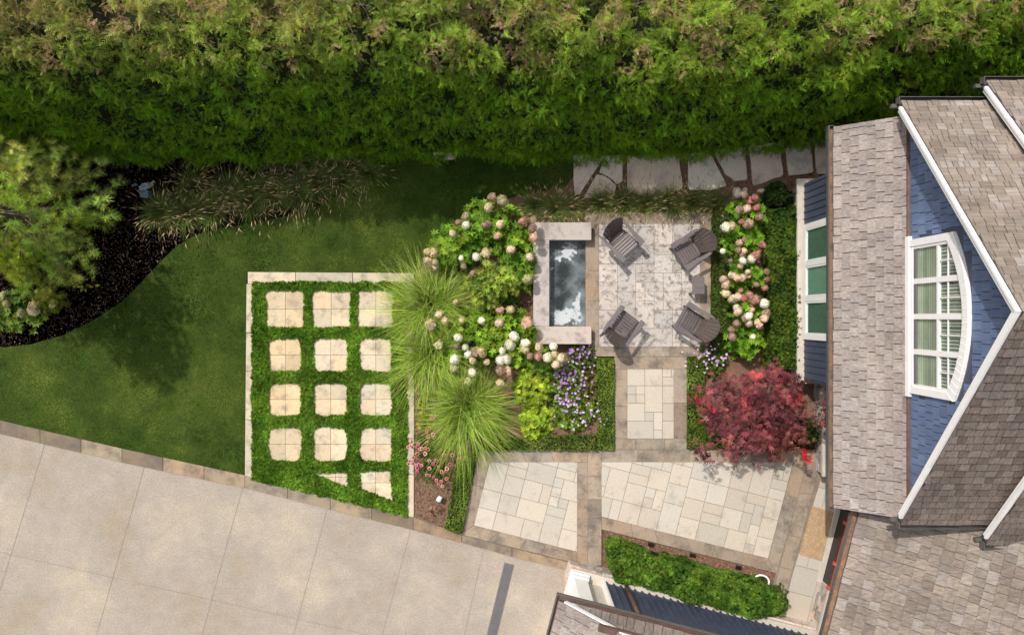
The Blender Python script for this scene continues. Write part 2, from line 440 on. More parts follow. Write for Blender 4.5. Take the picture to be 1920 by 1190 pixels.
# driveway with saw-cut joints
DR = [(-260, 745), (0, 805), (455, 908), (775, 985), (890, 1018), (1080, 1062), (1300, 1120), (1300, 1500), (-260, 1500)]
d = MB(); d.prism(PP(DR), -.05, 0.0); struct(d.build('driveway', M['drive']))
jn = MB()
for a, b in (((-60, 800), (-150, 1107)), ((87, 823), (0, 1107)), ((273, 868), (170, 1228)), ((456, 910), (368, 1228)), ((615, 948), (540, 1228)), ((772, 986), (706, 1228)), ((908, 1024), (862, 1228)), ((-100, 1012), (640, 1178)), ((640, 1178), (1000, 1260))):
    A, B = Vector(P(*a)), Vector(P(*b)); dd = (B - A).normalized(); s = Vector((-dd.y, dd.x)) * .0055
    jn.add([(p.x, p.y, .004) for p in (A + s, A - s, B - s, B + s)], [[3, 2, 1, 0]] if (A + s - (A - s)).cross(B - A) > 0 else [[0, 1, 2, 3]])
struct(jn.build('driveway_joints', M['joint']))

def stone_quad(mb, q, z0, z1, gap=.006, col=(1, 1, 1), bev=.0):
    c = [sum(p[i] for p in q) / len(q) for i in (0, 1)]; r = []
    for x, y in q:
        dx, dy = x - c[0], y - c[1]; L = math.hypot(dx, dy); k = 1 - gap * 1.4 / L; r.append((c[0] + dx * k, c[1] + dy * k))
    mb.prism(r, z0, z1 + rnd.uniform(-.002, .002), col)

def tone(a=.15, warm=.06):
    v = 1 + rnd.uniform(-a, a); w = rnd.uniform(-warm, warm); return (v * (1 + w), v, v * (1 - w))

def strip(mb, q, n, z0, z1, a=.25, warm=.1, gap=.006):
    """quad (p0,p1 along one side, p3,p2 along the other) cut into n stones"""
    p0, p1, p2, p3 = [Vector(p) for p in q]; cuts = [0] + sorted((i + rnd.uniform(-.22, .22)) / n for i in range(1, n)) + [1]
    for u, v in zip(cuts[:-1], cuts[1:]):
        stone_quad(mb, [p0.lerp(p1, u), p0.lerp(p1, v), p3.lerp(p2, v), p3.lerp(p2, u)], z0, z1, gap, tone(a, warm))

def clip(poly, region):
    """Sutherland-Hodgman, region convex ccw"""
    out = poly
    for i in range(len(region)):
        a, b = region[i], region[(i + 1) % len(region)]; inp, out = out, []
        side = lambda p: (b[0] - a[0]) * (p[1] - a[1]) - (b[1] - a[1]) * (p[0] - a[0])
        for j in range(len(inp)):
            p, q = inp[j], inp[(j + 1) % len(inp)]; sp, sq = side(p), side(q)
            if sp >= 0: out.append(p)
            if (sp >= 0) != (sq >= 0):
                t = sp / (sp - sq); out.append((p[0] + (q[0] - p[0]) * t, p[1] + (q[1] - p[1]) * t))
        if not out: return []
    return out

def ashlar(mb, region, m, ang, z0, z1, seed, gap=.006, a=.1, warm=.04, sizes=((2, 2), (2, 3), (3, 2), (2, 2), (1, 2), (2, 1), (1, 1), (2, 2))):
    r = random.Random(seed); n = len(region)
    ar = sum(region[i][0] * region[(i + 1) % n][1] - region[(i + 1) % n][0] * region[i][1] for i in range(n))
    if ar < 0: region = region[::-1]
    c, s = math.cos(ang), math.sin(ang); ox, oy = region[0]
    loc = [((x - ox) * c + (y - oy) * s, -(x - ox) * s + (y - oy) * c) for x, y in region]
    u0, u1 = min(p[0] for p in loc), max(p[0] for p in loc); v0, v1 = min(p[1] for p in loc), max(p[1] for p in loc)
    nu, nv = int((u1 - u0) / m) + 2, int((v1 - v0) / m) + 2; used = [[False] * nv for _ in range(nu)]
    for j in range(nv):
        for i in range(nu):
            if used[i][j]: continue
            opts = [q for q in sizes if all(i + di < nu and j + dj < nv and not used[i + di][j + dj] for di in range(q[0]) for dj in range(q[1]))]
            w, h = r.choice(opts) if opts else (1, 1)
            for di in range(w):
                for dj in range(h):
                    if i + di < nu and j + dj < nv: used[i + di][j + dj] = True
            q = [(u0 + (i + x) * m + gx, v0 + (j + y) * m + gy) for x, y, gx, gy in ((0, 0, gap, gap), (w, 0, -gap, gap), (w, h, -gap, -gap), (0, h, gap, -gap))]
            q = [(ox + u * c - v * s, oy + u * s + v * c) for u, v in q]
            q = clip(q, region)
            if len(q) >= 3: mb.prism(q, z0, z1 + r.uniform(-.002, .002), tone(a, warm))

TZ = .12
Pt = lambda pts: PP(pts, TZ)
# fire-side patio
pa = MB()
pb = MB(); pb.prism(Pt([(1098, 398), (1335, 399), (1331, 668), (1098, 668)]), -.05, TZ - .012)
pb.prism(Pt([(1152, 668), (1288, 668), (1288, 844), (1152, 844)]), -.05, TZ - .016)
ashlar(pa, Pt([(1123, 420), (1312, 420), (1312, 650), (1123, 650)]), .245, 0, .05, TZ, 5, .006, .12, .03)
pbo = MB()
strip(pbo, Pt([(1098, 398), (1335, 399), (1335, 420), (1098, 420)]), 3, .05, TZ)
strip(pbo, Pt([(1098, 420), (1098, 650), (1123, 650), (1123, 420)]), 3, .05, TZ, .12)
strip(pbo, Pt([(1312, 420), (1312, 650), (1332, 650), (1334, 420)]), 3, .05, TZ)
strip(pbo, Pt([(1098, 650), (1331, 650), (1331, 668), (1098, 668)]), 3, .05, TZ)
# garden path
pth = MB()
ashlar(pth, Pt([(1176, 692), (1263, 692), (1263, 822), (1176, 822)]), .235, 0, .05, TZ, 21, .006, .1, .03)
strip(pbo, Pt([(1152, 669), (1288, 669), (1288, 692), (1152, 692)]), 2, .05, TZ)
strip(pbo, Pt([(1152, 692), (1152, 822), (1176, 822), (1176, 692)]), 2, .05, TZ)
strip(pbo, Pt([(1263, 692), (1263, 822), (1288, 822), (1288, 692)]), 2, .05, TZ)
strip(pbo, Pt([(1152, 822), (1288, 822), (1288, 842), (1152, 842)]), 3, .05, TZ, .35)
struct(pb.build('patio_joints', M['joint'])); struct(pa.build('patio', M['patio'])); struct(pth.build('path', M['flag'])); struct(pbo.build('patio_border', M['border']))
# terrace
te, tb, tj = MB(), MB(), MB()
tj.prism(Pt([(899, 842), (1600, 842), (1600, 1000), (1550, 1190), (1440, 1150), (1455, 1074), (1128, 992), (1128, 1060), (1070, 1053), (861, 1001)]), -.05, TZ - .014)
A14 = -math.radians(14.3)
ashlar(te, Pt([(918, 866), (1082, 866), (1082, 1034), (889, 984)]), .255, A14, .05, TZ, 3, .006, .09, .03)
ashlar(te, Pt([(1128, 866), (1487, 866), (1440, 1046), (1128, 968)]), .265, A14, .05, TZ, 9, .006, .11, .03)
ashlar(te, Pt([(1540, 866), (1612, 866), (1545, 1090), (1526, 1172), (1464, 1152), (1486, 1078)]), .36, A14, .05, TZ, 15, .006, .12, .05)
strip(tb, Pt([(900, 843), (1102, 843), (1102, 866), (918, 866)]), 3, .05, TZ, .3)
strip(tb, Pt([(1128, 843), (1540, 843), (1537, 866), (1128, 866)]), 5, .05, TZ, .3)
strip(tb, Pt([(900, 843), (862, 1001), (889, 984), (918, 866)]), 2, .05, TZ, .2)
strip(tb, Pt([(862, 1001), (1082, 1056), (1082, 1034), (889, 984)]), 4, .05, TZ, .2)
strip(tb, Pt([(1082, 866), (1082, 1056), (1102, 1060), (1102, 866)]), 3, .05, TZ, .2)
strip(tb, Pt([(1102, 843), (1102, 1060), (1128, 1060), (1128, 843)]), 5, .05, TZ, .3)
strip(tb, Pt([(1128, 968), (1440, 1046), (1455, 1073), (1128, 992)]), 6, .05, TZ, .25)
strip(tb, Pt([(1488, 866), (1441, 1047), (1456, 1073), (1514, 866)]), 3, .05, TZ, .15)
strip(tb, Pt([(1514, 866), (1442, 1140), (1464, 1150), (1539, 866)]), 4, .05, TZ, .15)
struct(tj.build('terrace_joints', M['joint'])); struct(te.build('terrace', M['flag'])); struct(tb.build('terrace_border', M['border']))
bb = MB(); bb.prism(Pt([(1128, 990), (1456, 1072), (1440, 1150), (1128, 1085)]), -.05, .04); struct(bb.build('garage_bed', M['mulch2']))

# kerb along the driveway
kb = MB()
kl = [(-260, 726, 752), (0, 787, 812), (230, 840, 866), (460, 890, 914), (620, 930, 954), (775, 968, 992), (866, 1001, 1016), (960, 1025, 1042), (1066, 1052, 1068)]
stones = []
for (x0, a0, b0), (x1, a1, b1) in zip(kl[:-1], kl[1:]):
    n = max(1, round((x1 - x0) / 78))
    for i in range(n):
        u, v = i / n, (i + 1) / n; L = lambda p, q, t: p + (q - p) * t
        q = [P(L(x0, x1, u), L(a0, a1, u)), P(L(x0, x1, v), L(a0, a1, v)), P(L(x0, x1, v), L(b0, b1, v)), P(L(x0, x1, u), L(b0, b1, u))]
        stone_quad(kb, q, -.04, .035, .005, tone(.16, .10) if rnd.random() < .9 else (.66, .66, .68))
struct(kb.build('kerb', M['kerb']))

# planted grid: frame, pavers, creeping thyme
fr = MB()
strip(fr, PP([(465, 510), (777, 512), (777, 533), (465, 532)]), 3, -.04, .03, .12, .03)
strip(fr, PP([(463, 532), (460, 892), (481, 897), (484, 532)]), 4, -.04, .03, .12, .03)
strip(fr, PP([(757, 533), (757, 966), (776, 970), (777, 533)]), 6, -.04, .03, .14, .04)
struct(fr.build('grid_frame', M['paver']))
soil = MB(); soil.prism(PP([(480, 528), (762, 528), (762, 968), (480, 895)]), -.05, .008); struct(soil.build('thyme_soil', M['soil']))
cx_ = [(500, 571), (586, 657), (672, 738)]; rows = [(546, 613), (633, 697), (717, 779), (799, 865), (882, 938)]
rown = ['top', 'second', 'third', 'fourth', 'bottom']; coln = ['left', 'middle', 'right']
holes = []
for ri, (y0, y1) in enumerate(rows):
    for ci, (x0, x1) in enumerate(cx_):
        if ri: x0 += 4 if ci == 0 else 2; x1 -= 4 if ci < 2 else 2
        q = [(x0, y0), (x1, y0), (x1, y1), (x0, y1)]
        if ri == 4:
            q = [[(554, 885), (567, 888), (567, 892)], [(584, 885), (652, 884), (652, 911)], [(674, 883), (731, 881), (737, 937), (676, 915)]][ci]
        holes.append((PP(q), ri))
        if ri == 4 and ci == 0: continue
        cxp, cyp = sum(p[0] for p in q) / len(q), sum(p[1] for p in q) / len(q)
        grow = [(cxp + (x - cxp) * 1.16, cyp + (y - cyp) * 1.16) for x, y in q]
        c0 = P(cxp, cyp)
        t_ = thing('paver', '', 'paver', (c0[0], c0[1], 0), 0, 'square stone pavers set in creeping thyme')
        wts = {0: 'in the shaded row at the top of the planted grid', 1: 'in the second row of the planted grid', 2: 'in the third row of the planted grid', 3: 'in the fourth row of the planted grid', 4: 'in the cut row beside the driveway kerb'}[ri]
        t_['label'] = f'{coln[ci]} {"cut" if ri == 4 else "square"} cream paver {wts}'
        reg = [(x - c0[0], y - c0[1]) for x, y in PP(grow)]
        if sum(reg[i][0] * reg[(i + 1) % len(reg)][1] - reg[(i + 1) % len(reg)][0] * reg[i][1] for i in range(len(reg))) < 0: reg = reg[::-1]
        sv = ((1.04, .95, .80), (1.06, 1.0, .92), (1.06, 1.03, 1.0))[ci]
        for sx in (-1, 1):
            for sy in (-1, 1):
                qq = [(0, 0), (sx, 0), (sx, sy), (0, sy)]; qq = [(x * .9 + sx * .005, y * .9 + sy * .005) for x, y in qq]
                if sx * sy < 0: qq = qq[::-1]
                cp = clip(qq, reg)
                if len(cp) < 3: continue
                k = tone(.14, .06); mb = MB(); mb.prism(cp, -.03, .028 + rnd.uniform(-.002, .002), tuple(min(1.25, a_ * b_) for a_, b_ in zip(k, sv))); mb.build('stone', M['paver'], t_)

def thyme():
    x, y = sample_poly(PP([(472, 526), (764, 526), (766, 972), (470, 897)]), 2300)
    nz = n2(x, y, 7, 2) - .5; ok = np.ones(len(x), bool)
    for q, ri in holes:
        cxq = sum(p[0] for p in q) / len(q); cyq = sum(p[1] for p in q) / len(q)
        nzz = .6 * nz + .7 * (n2(x, y, 2.6, 40 + ri) - .5); k = 1 - .01 - .16 * nzz - (.02 if ri else -.02)
        if ri < 4:
            hw_, hh_ = (q[1][0] - q[0][0]) / 2, abs(q[2][1] - q[1][1]) / 2; e = 14 if ri == 0 else 6
            ok &= (np.abs((x - cxq) / (hw_ * k)) ** e + np.abs((y - cyq) / (hh_ * k)) ** e) > 1
        else: ok &= ~in_poly(cxq + (x - cxq) / (k + .07), cyq + (y - cyq) / (k + .07), q)
    out = PP([(474, 529), (762, 529), (764, 966), (474, 896)]); cc = (sum(p[0] for p in out) / 4, sum(p[1] for p in out) / 4)
    ok &= in_poly(cc[0] + (x - cc[0]) * (1 + .02 * nz * 2), cc[1] + (y - cc[1]) * (1 + .02 * nz * 2), out)
    pz = n2(x, y, .9, 8); ok &= rng.random(len(x)) > np.where((y > 1.0 - .45) & (pz > .45), .35, 0)
    x, y = x[ok], y[ok]; n = len(x)
    hz = .028 + .035 * rng.random(n) + .03 * n2(x, y, 5, 4)
    ax = np.stack([rng.normal(size=n), rng.normal(size=n), rng.uniform(.1, .9, n)], -1)
    col = jit(lerp3((.055, .135, .010), (.165, .30, .028), n2(x, y, 2.2, 5)), n, .3)
    T, F = t_rosette(5, .3, 1, .5)
    m = scat(T, F, np.stack([x, y, hz], -1), frames(ax, rvec(n) + np.array([0, 0, 1.2])), rng.uniform(.035, .075, n), col)
    o = mesh_np('creeping_thyme', *m, M['leaf']); tag(o, 'bright green creeping thyme filling the joints between square pavers', 'ground cover', kind='stuff')
thyme()

def lawn_grass():
    poly = PP(LAWN); x, y = sample_poly(poly, 1100); k = x > -14.2; x, y = x[k], y[k]; n = len(x)
    T, F = merge([([(0, -.12, 0), (0, .12, 0), (1, 0, .35)], [(0, 1, 2)]), (rotz([(0, -.12, 0), (0, .12, 0), (.9, 0, .5)], 2.1), [(0, 1, 2)]), (rotz([(0, -.12, 0), (0, .12, 0), (.9, 0, .4)], 4.2), [(0, 1, 2)])])
    band = .5 + .5 * np.tanh(3 * np.sin((x * .8 + y * .6) * 3.2)); nz = n2(x, y, .55, 3); nz2 = n2(x, y, 2.5, 6)
    t = np.clip(.55 * nz + .3 * nz2 + .12 * band, 0, 1)
    col = jit(lerp3((.030, .068, .007), (.185, .230, .040), np.clip((t - .3) * 2.0, 0, 1)), n, .25)
    a = rng.uniform(0, 6.28, n); ax = np.stack([np.cos(a), np.sin(a), np.zeros(n)], -1)
    m = scat(T, F, np.stack([x, y, np.full(n, .012)], -1), frames(ax, np.tile([0, 0, 1.], (n, 1))), rng.uniform(.025, .05, n), col)
    o = mesh_np('lawn_grass', *m, M['grass']); tag(o, 'short mown lawn grass sweeping between hedge bed and driveway', 'grass', kind='stuff')
lawn_grass()

def chips(name, regions, label):
    ms = []; T = np.array([(-.5, -.2, 0), (.5, -.25, 0), (.45, .2, .1), (-.5, .22, .06)]); F = np.array([(0, 1, 2), (0, 2, 3)])
    for poly, z, dens, c0, c1 in regions:
        x, y = sample_poly(PP(poly), dens); n = len(x); a = rng.uniform(0, 6.28, n)
        ax = np.stack([np.cos(a), np.sin(a), rng.normal(size=n) * .3], -1)
        ms.append(scat(T, F, np.stack([x, y, np.full(n, z) + rng.uniform(0, .02, n)], -1), frames(ax, rvec(n) * .5 + np.array([0, 0, 1.])), rng.uniform(.014, .042, n), jit(lerp3(c0, c1, rng.random(n) ** 3), n, .3)))
    o = mesh_np(name, *join(ms), M['chip']); tag(o, label, 'bark mulch', kind='stuff')
chips('bark_chips', [
    ([(-20, 290), (740, 290), (600, 395), (480, 420), (370, 445), (300, 505), (230, 570), (120, 632), (-20, 655)], -.045, 500, (.045, .027, .019), (.26, .175, .12)),
    ([(776, 700), (900, 700), (890, 850), (862, 1000), (776, 985)], .005, 700, (.10, .055, .036), (.42, .28, .19)),
    ([(1075, 265), (1560, 265), (1560, 350), (1075, 370)], .005, 500, (.06, .035, .025), (.25, .16, .11)),
    ([(1128, 993), (1454, 1073), (1440, 1150), (1128, 1085)], .05, 800, (.15, .07, .04), (.45, .25, .15)),
    ([(960, 560), (1000, 560), (1000, 640), (960, 640)], .005, 400, (.04, .025, .02), (.2, .13, .1))], 'loose shredded bark mulch covering the planting beds')

# stepping stones by the hedge
ss = [([(1075, 262), (1140, 262), (1136, 290), (1086, 366), (1078, 363), (1075, 335)], 'tall pale stepping stone at the lawn end of the side path'),
      ([(1146, 262), (1166, 262), (1167, 341), (1157, 346), (1139, 331), (1123, 324), (1138, 290)], 'narrow stepping stone right of the diagonal mulch gap'),
      ([(1118, 328), (1130, 329), (1143, 337), (1155, 348), (1150, 372), (1094, 372)], 'small stepping stone with curved edge tucked behind the tufted grasses'),
      ([(1176, 262), (1268, 262), (1280, 355), (1230, 372), (1176, 360)], 'broad square stepping stone with dark grey stain'),
      ([(1290, 262), (1322, 262), (1330, 285), (1363, 349), (1330, 358), (1290, 356)], 'pale wedge stepping stone right of the widest mulch gap'),
      ([(1330, 262), (1394, 262), (1400, 338), (1377, 340), (1359, 326), (1334, 276)], 'stepping stone with pointed lower left corner above the boulder'),
      ([(1404, 275), (1410, 268), (1461, 270), (1468, 330), (1411, 350)], 'near square stepping stone above the dark yew'),
      ([(1473, 282), (1482, 268), (1519, 268), (1524, 324), (1478, 331)], 'small stepping stone with clipped corner left of the house corner'),
      ([(1527, 262), (1580, 262), (1580, 330), (1530, 327)], 'last stepping stone, disappearing under the lean-to roof')]
for q, lab in ss:
    c = P(sum(p[0] for p in q) / len(q), sum(p[1] for p in q) / len(q)); q = [(x - c[0], y - c[1]) for x, y in PP(q)]; r = []
    for i in range(len(q)):
        a, b = Vector(q[i]), Vector(q[(i + 1) % len(q)])
        for t in (.07, .3, .55, .8, .95): p = a.lerp(b, t); r.append((p.x + rnd.uniform(-.01, .01), p.y + rnd.uniform(-.01, .01)))
    mb = MB(); mb.prism(r, -.04, .05, tone(.1, .05)); o = mb.build('stepping_stone', M['step'], None, False, .012); o.location = (*c, 0)
    tag(o, lab, 'stepping stone', 'stepping stones along the hedge')

def boulder(name, px, py, sx, sy, h, lab):
    me = bpy.data.meshes.new(name); T = []; nU, nV = 18, 12; F = []
    for j in range(nV + 1):
        for i in range(nU):
            a, b = 2 * math.pi * i / nU, math.pi * j / nV; d = Vector((math.sin(b) * math.cos(a), math.sin(b) * math.sin(a), math.cos(b)))
            k = .8 + .45 * float(vnoise(np.array(d) * 1.7 + px)); T.append((d.x * sx * k, d.y * sy * k, max(-.02, d.z * h * k)))
    for j in range(nV):
        for i in range(nU): F.append((j * nU + i, (j + 1) * nU + i, (j + 1) * nU + (i + 1) % nU, j * nU + (i + 1) % nU))
    o = mesh_np(name, np.array(T), np.array(F), np.ones((len(T), 3)), M['step'], None, True); o.location = (*P(px, py), 0); tag(o, lab, 'boulder', 'boulders at the bed corner')
boulder('boulder', 1381, 362, .13, .18, .22, 'rounded grey boulder where the side path meets the planting bed')
boulder('boulder', 1396, 358, .08, .10, .12, 'small stone beside the rounded boulder at the pink hydrangea')
boulder('boulder', 1430, 358, .14, .07, .12, 'flat pale rock edge between stepping stone and dark yew')
boulder('boulder', 1488, 372, .07, .16, .2, 'upright pale rock against the house ledge')
mb = MB(); mb.prism(PP([(812, 280), (854, 280), (854, 298), (848, 300), (818, 300), (813, 297)]), -.03, .05); o = mb.build('edge_stone', M['step'], None, False, .01)
tag(o, 'single flat stone half hidden under the tall hedge at the lawn edge', 'stone')

# ------------------------------------------------------------------ tall cedar hedge
def tall_hedge():
    fx = np.array([-18, -14, -11.5, -9, -6, -3, 0, 2, 4, 5, 6.3, 8.5, 10.5, 14.5])
    fy = np.array([4.22, 4.22, 4.17, 4.12, 4.2, 4.28, 4.22, 4.18, 4.18, 4.25, 4.42, 4.7, 5.1, 5.2])
    hx = np.array([-18, -12, -6, 0, 6, 14.5]); hh = np.array([5.3, 5.2, 4.9, 4.5, 4.4, 4.4])
    def surf(x, s):
        """s 0..1 face, 1..2 top"""
        y0, h = np.interp(x, fx, fy), np.interp(x, hx, hh)
        t = np.clip(s, 0, 1); u = np.clip(s - 1, 0, 1)
        y = y0 + 1.55 * t ** 1.7 + u * 2.6
        z = .12 + (h - .12) * (1 - (1 - t) ** 1.35) + u * .25
        ny = -np.cos(np.clip(t, 0, 1) ** 1.6 * np.pi / 2 * .9); nz = np.sqrt(np.maximum(0, 1 - ny ** 2))
        f = u > 0; ny = np.where(f, 0, ny); nz = np.where(f, 1, nz)
        return np.stack([x, y, z], -1), np.stack([np.zeros_like(x), ny, nz], -1)
    root = thing('cedar_hedge', 'tall dense cedar hedge with brown sunburnt top along the upper edge of the garden', 'hedge', (0, 4.3, 0))
    off = np.array([0, 4.3, 0])
    # dark twiggy body
    X = np.linspace(-17, 14.3, 120); Sv = np.linspace(0, 2, 26); gx, gs = np.meshgrid(X, Sv)
    p, nn = surf(gx.ravel(), gs.ravel()); p = p - nn * ((.38 + .25 * vnoise(p * 1.3)) * np.clip(.25 + gs.ravel() * 3, 0, 1))[:, None]; p[:, 2] = np.maximum(p[:, 2], 0)
    w = len(X); F = [(j * w + i, j * w + i + 1, (j + 1) * w + i + 1, (j + 1) * w + i) for j in range(len(Sv) - 1) for i in range(w - 1)]
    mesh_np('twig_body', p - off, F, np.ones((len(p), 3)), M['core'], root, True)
    T, Fn = t_fern(4)
    n = 118000
    x = rng.uniform(-16.5, 13.8, n); s = np.where(rng.random(n) < .60, rng.random(n) ** .9, 1 + .6 * rng.random(n)); s[:10000] = .13 * rng.random(10000)
    p, nn = surf(x, s)
    lump = vnoise(p * np.array([1.5, 1.5, 1.5]) + 5); lump2 = vnoise(p * 3.4 + 50)
    depth = (lump - .5) * .75 + (lump2 - .5) * (.5 + .35 * np.clip(s - .5, 0, 1))
    top = np.clip((s - .6) / .5, 0, 1)
    p = p + nn * (depth * (.55 + .6 * top) - .10 * rng.random(n))[:, None] + rng.normal(size=(n, 3)) * .03
    keep = ~((lump2 < .31) & (rng.random(n) < .88) & (s > .15)); p, nn, s, lump, lump2, top, x = [a[keep] for a in (p, nn, s, lump, lump2, top, x)]; n = len(p)
    ax = nn * .55 + rvec(n) * .95 + np.array([0, 0, .10]) * (1 - top[:, None]) - np.array([0, .12, 0])
    hint = rvec(n) * .75 + nn * .8 + np.array([0, 0, .45])
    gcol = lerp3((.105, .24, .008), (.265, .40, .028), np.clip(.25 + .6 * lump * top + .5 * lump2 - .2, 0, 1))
    west = np.clip((2 - x) / 14, 0, 1)
    olive = np.clip(top * (.26 + .72 * west) * (.3 + n2(p[:, 0], p[:, 1], .7, 12)), 0, .9)
    gcol = gcol * (1 - olive[:, None]) + np.array([.40, .36, .13]) * olive[:, None]
    dead = (top > .30) & (n2(p[:, 0], p[:, 1], 2.6, 20) > .61) & (rng.random(n) < .55 + .25 * west)
    dead |= (top > .3) & (rng.random(n) < .05 + .06 * west)
    col = jit(gcol, n, .32); sc = (.075 + .19 * rng.random(n) ** 1.7) * (1 - .12 * (1 - top))
    R = frames(ax, hint)
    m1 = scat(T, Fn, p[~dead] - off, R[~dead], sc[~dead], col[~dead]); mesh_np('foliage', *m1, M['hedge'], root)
    dc = jit(lerp3((.40, .27, .14), (.62, .46, .26), rng.random(n)), n, .2)
    m2 = scat(T, Fn, p[dead] - off, R[dead], sc[dead] * .8, dc[dead]); o = mesh_np('dry_foliage', *m2, M['hedge'], root); o['label'] = 'brown dried cedar sprays'
    tw = MB()
    for i in range(150):
        xx = rnd.uniform(-14, 12); sv = 1 + rnd.random() * .5; pp, q = surf(np.array([xx]), np.array([sv])); a = Vector(pp[0] - off) + Vector((0, 0, rnd.uniform(-.02, .15)))
        dd = Vector((rnd.gauss(0, 1), rnd.gauss(0, 1), .2)).normalized(); L = rnd.uniform(.2, .5)
        tw.tube([a, a + dd * L * .5 + Vector((0, 0, .03)), a + dd * L], [.008, .006, .003], 4, (1.6, 1.4, 1.2))
    tw.build('dead_twigs', M['bark'], root)
tall_hedge()

# ------------------------------------------------------------------ house
house = thing('house', 'blue shingled house with white trim and weathered cedar shake roofs', 'house', (9.5, 0, 0))
HO = Vector((9.5, 0, 0))
def hb(mb, name, mat, **k):
    o = mb.build(name, mat, k.pop('parent', house), **k)
    if o.parent == house: o.location = -HO
    return o

def shakes(mb, O, U, V, lu, lv, course, wmin, wmax, thick, tones, inside=None, seed=1, lift=.008, n_rows=None):
    """overlapping wooden shakes on the plane O + u*U + v*V (U along the eave, V up the slope)"""
    r = random.Random(seed); U, V = Vector(U).normalized(), Vector(V).normalized(); Nn = U.cross(V).normalized()
    if Nn.z < 0 or (abs(Nn.z) < .01 and Nn.x > 0): Nn = -Nn
    v = 0.0; row = 0
    while v < lv - .02:
        u = -r.uniform(0, wmax); c = min(course, lv - v)
        while u < lu:
            w = r.uniform(wmin, wmax); a, b = max(0, u), min(lu, u + w); u += w
            if b - a < .04: continue
            cen = Vector(O) + U * ((a + b) / 2) + V * (v + c / 2)
            if inside and not inside(cen): continue
            t = r.choice(tones); k = r.gauss(1, .06); col = tuple(max(.3, x * k) for x in t)
            dv = r.uniform(-.012, .006); tk = thick * r.uniform(.8, 1.25)
            p = lambda uu, vv, h: Vector(O) + U * uu + V * vv + Nn * h
            a += .008; b -= .008
            vs = [p(a, v + dv, lift), p(b, v + dv, lift), p(b, v + c + .03, 0.0), p(a, v + c + .03, 0.0),
                  p(a, v + dv, lift + tk), p(b, v + dv, lift + tk), p(b, v + c + .03, lift + .002), p(a, v + c + .03, lift + .002)]
            fs = [[0, 1, 5, 4], [1, 2, 6, 5], [2, 3, 7, 6], [3, 0, 4, 7], [4, 5, 6, 7]]
            if U.cross(V).dot(Nn) < 0: fs = [f[::-1] for f in fs]
            mb.add(vs, fs, col)
        v += course; row += 1

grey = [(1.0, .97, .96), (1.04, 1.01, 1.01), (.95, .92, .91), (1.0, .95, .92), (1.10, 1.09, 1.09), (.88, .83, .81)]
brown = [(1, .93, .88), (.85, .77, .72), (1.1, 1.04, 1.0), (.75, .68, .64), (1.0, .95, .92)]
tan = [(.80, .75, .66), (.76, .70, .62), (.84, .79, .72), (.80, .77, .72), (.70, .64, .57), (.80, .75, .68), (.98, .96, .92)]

# lean-to roof over the bay: eave x 7.25 z 2.75 -> top x 8.5 z 3.62
EX, EZ, TX, TZr = 7.34, 2.78, 8.47, 3.66
sv = Vector((TX - EX, 0, TZr - EZ)); sl = sv.length; sv.normalize()
lean_n, lean_s = 4.33, -4.32
body = MB()
prof = [(EX, EZ - .10), (TX + .3, TZr - .10 + .23), (TX + .3, TZr + .23 - .02), (EX, EZ - .005)]
vs = [(x, lean_s, z) for x, z in prof] + [(x, lean_n, z) for x, z in prof]
body.add(vs, [[0, 1, 2, 3], [7, 6, 5, 4], [0, 4, 5, 1], [1, 5, 6, 2], [2, 6, 7, 3], [3, 7, 4, 0]])
ro = hb(body, 'lean_to_roof', M['darkmetal'])
sh = MB(); shakes(sh, (EX - .03, lean_s, EZ), (0, 1, 0), sv, lean_n - lean_s, sl, .172, .14, .38, .024, grey, None, 5)
o = sh.build('shakes', M['shake'], ro)
fl = MB(); fl.obox((TX - .03, lean_s + .1, TZr + .02), (0, lean_n - lean_s - .25, 0), (.10, 0, .02), (-.01, 0, .05)); o = hb(fl, 'flashing', M['copper'])
# lean-to gutter: trough with ogee front, copper inside, brackets
gu = MB()
gu.obox((7.20, lean_s - .02, EZ - .13), (0, lean_n - lean_s + .04, 0), (.012, 0, 0), (0, 0, .12))
gu.obox((7.20, lean_s - .02, EZ - .14), (0, lean_n - lean_s + .04, 0), (.15, 0, 0), (0, 0, .012))
gu.obox((7.19, lean_s - .02, EZ - .012), (0, lean_n - lean_s + .04, 0), (.03, 0, 0), (0, 0, .012))
for e in (lean_s - .032, lean_n + .02): gu.obox((7.20, e, EZ - .13), (0, .012, 0), (.14, 0, 0), (0, 0, .12))
gt = hb(gu, 'gutter', M['darkmetal'])
gl = MB(); gl.obox((7.215, lean_s, EZ - .126), (0, lean_n - lean_s, 0), (.12, 0, 0), (0, 0, .02)); gl.build('trough', M['copper_hi'], gt)

# bay wall below the lean-to: ledge, batten siding, window
WX = 7.55; by0, by1 = -1.61, 3.45
w = MB(); w.obox((WX, by0, .62), (1.0, 0, 0), (0, by1 - by0, 0), (0, 0, 2.05))
wl = hb(w, 'bay_wall', M['navy'])
bt = MB(); wy0, wy1 = -.56, 2.38
y = by0 + .05
while y < by1:
    if not (wy0 - .02 < y < wy1 + .02): bt.obox((WX - .022, y, .66), (.02, 0, 0), (0, .035, 0), (0, 0, 2.0))
    y += .17
y = by0
bt.build('battens', M['navy'], wl)
st = MB(); st.obox((WX - .07, by0 + .02, -.05), (.9, 0, 0), (0, by1 - by0 - .04, 0), (0, 0, .56)); hb(st, 'stone_base', M['rubble'])
le = MB(); le.obox((WX - .165, by0 - .1, .53), (.99, 0, 0), (0, by1 - by0 + .24, 0), (0, 0, .10)); le.obox((WX - .03, by0 - .02, .63), (.03, 0, 0), (0, by1 - by0 + .05, 0), (0, 0, .04))
hb(le, 'ledge', M['cream'], bevel=.01)
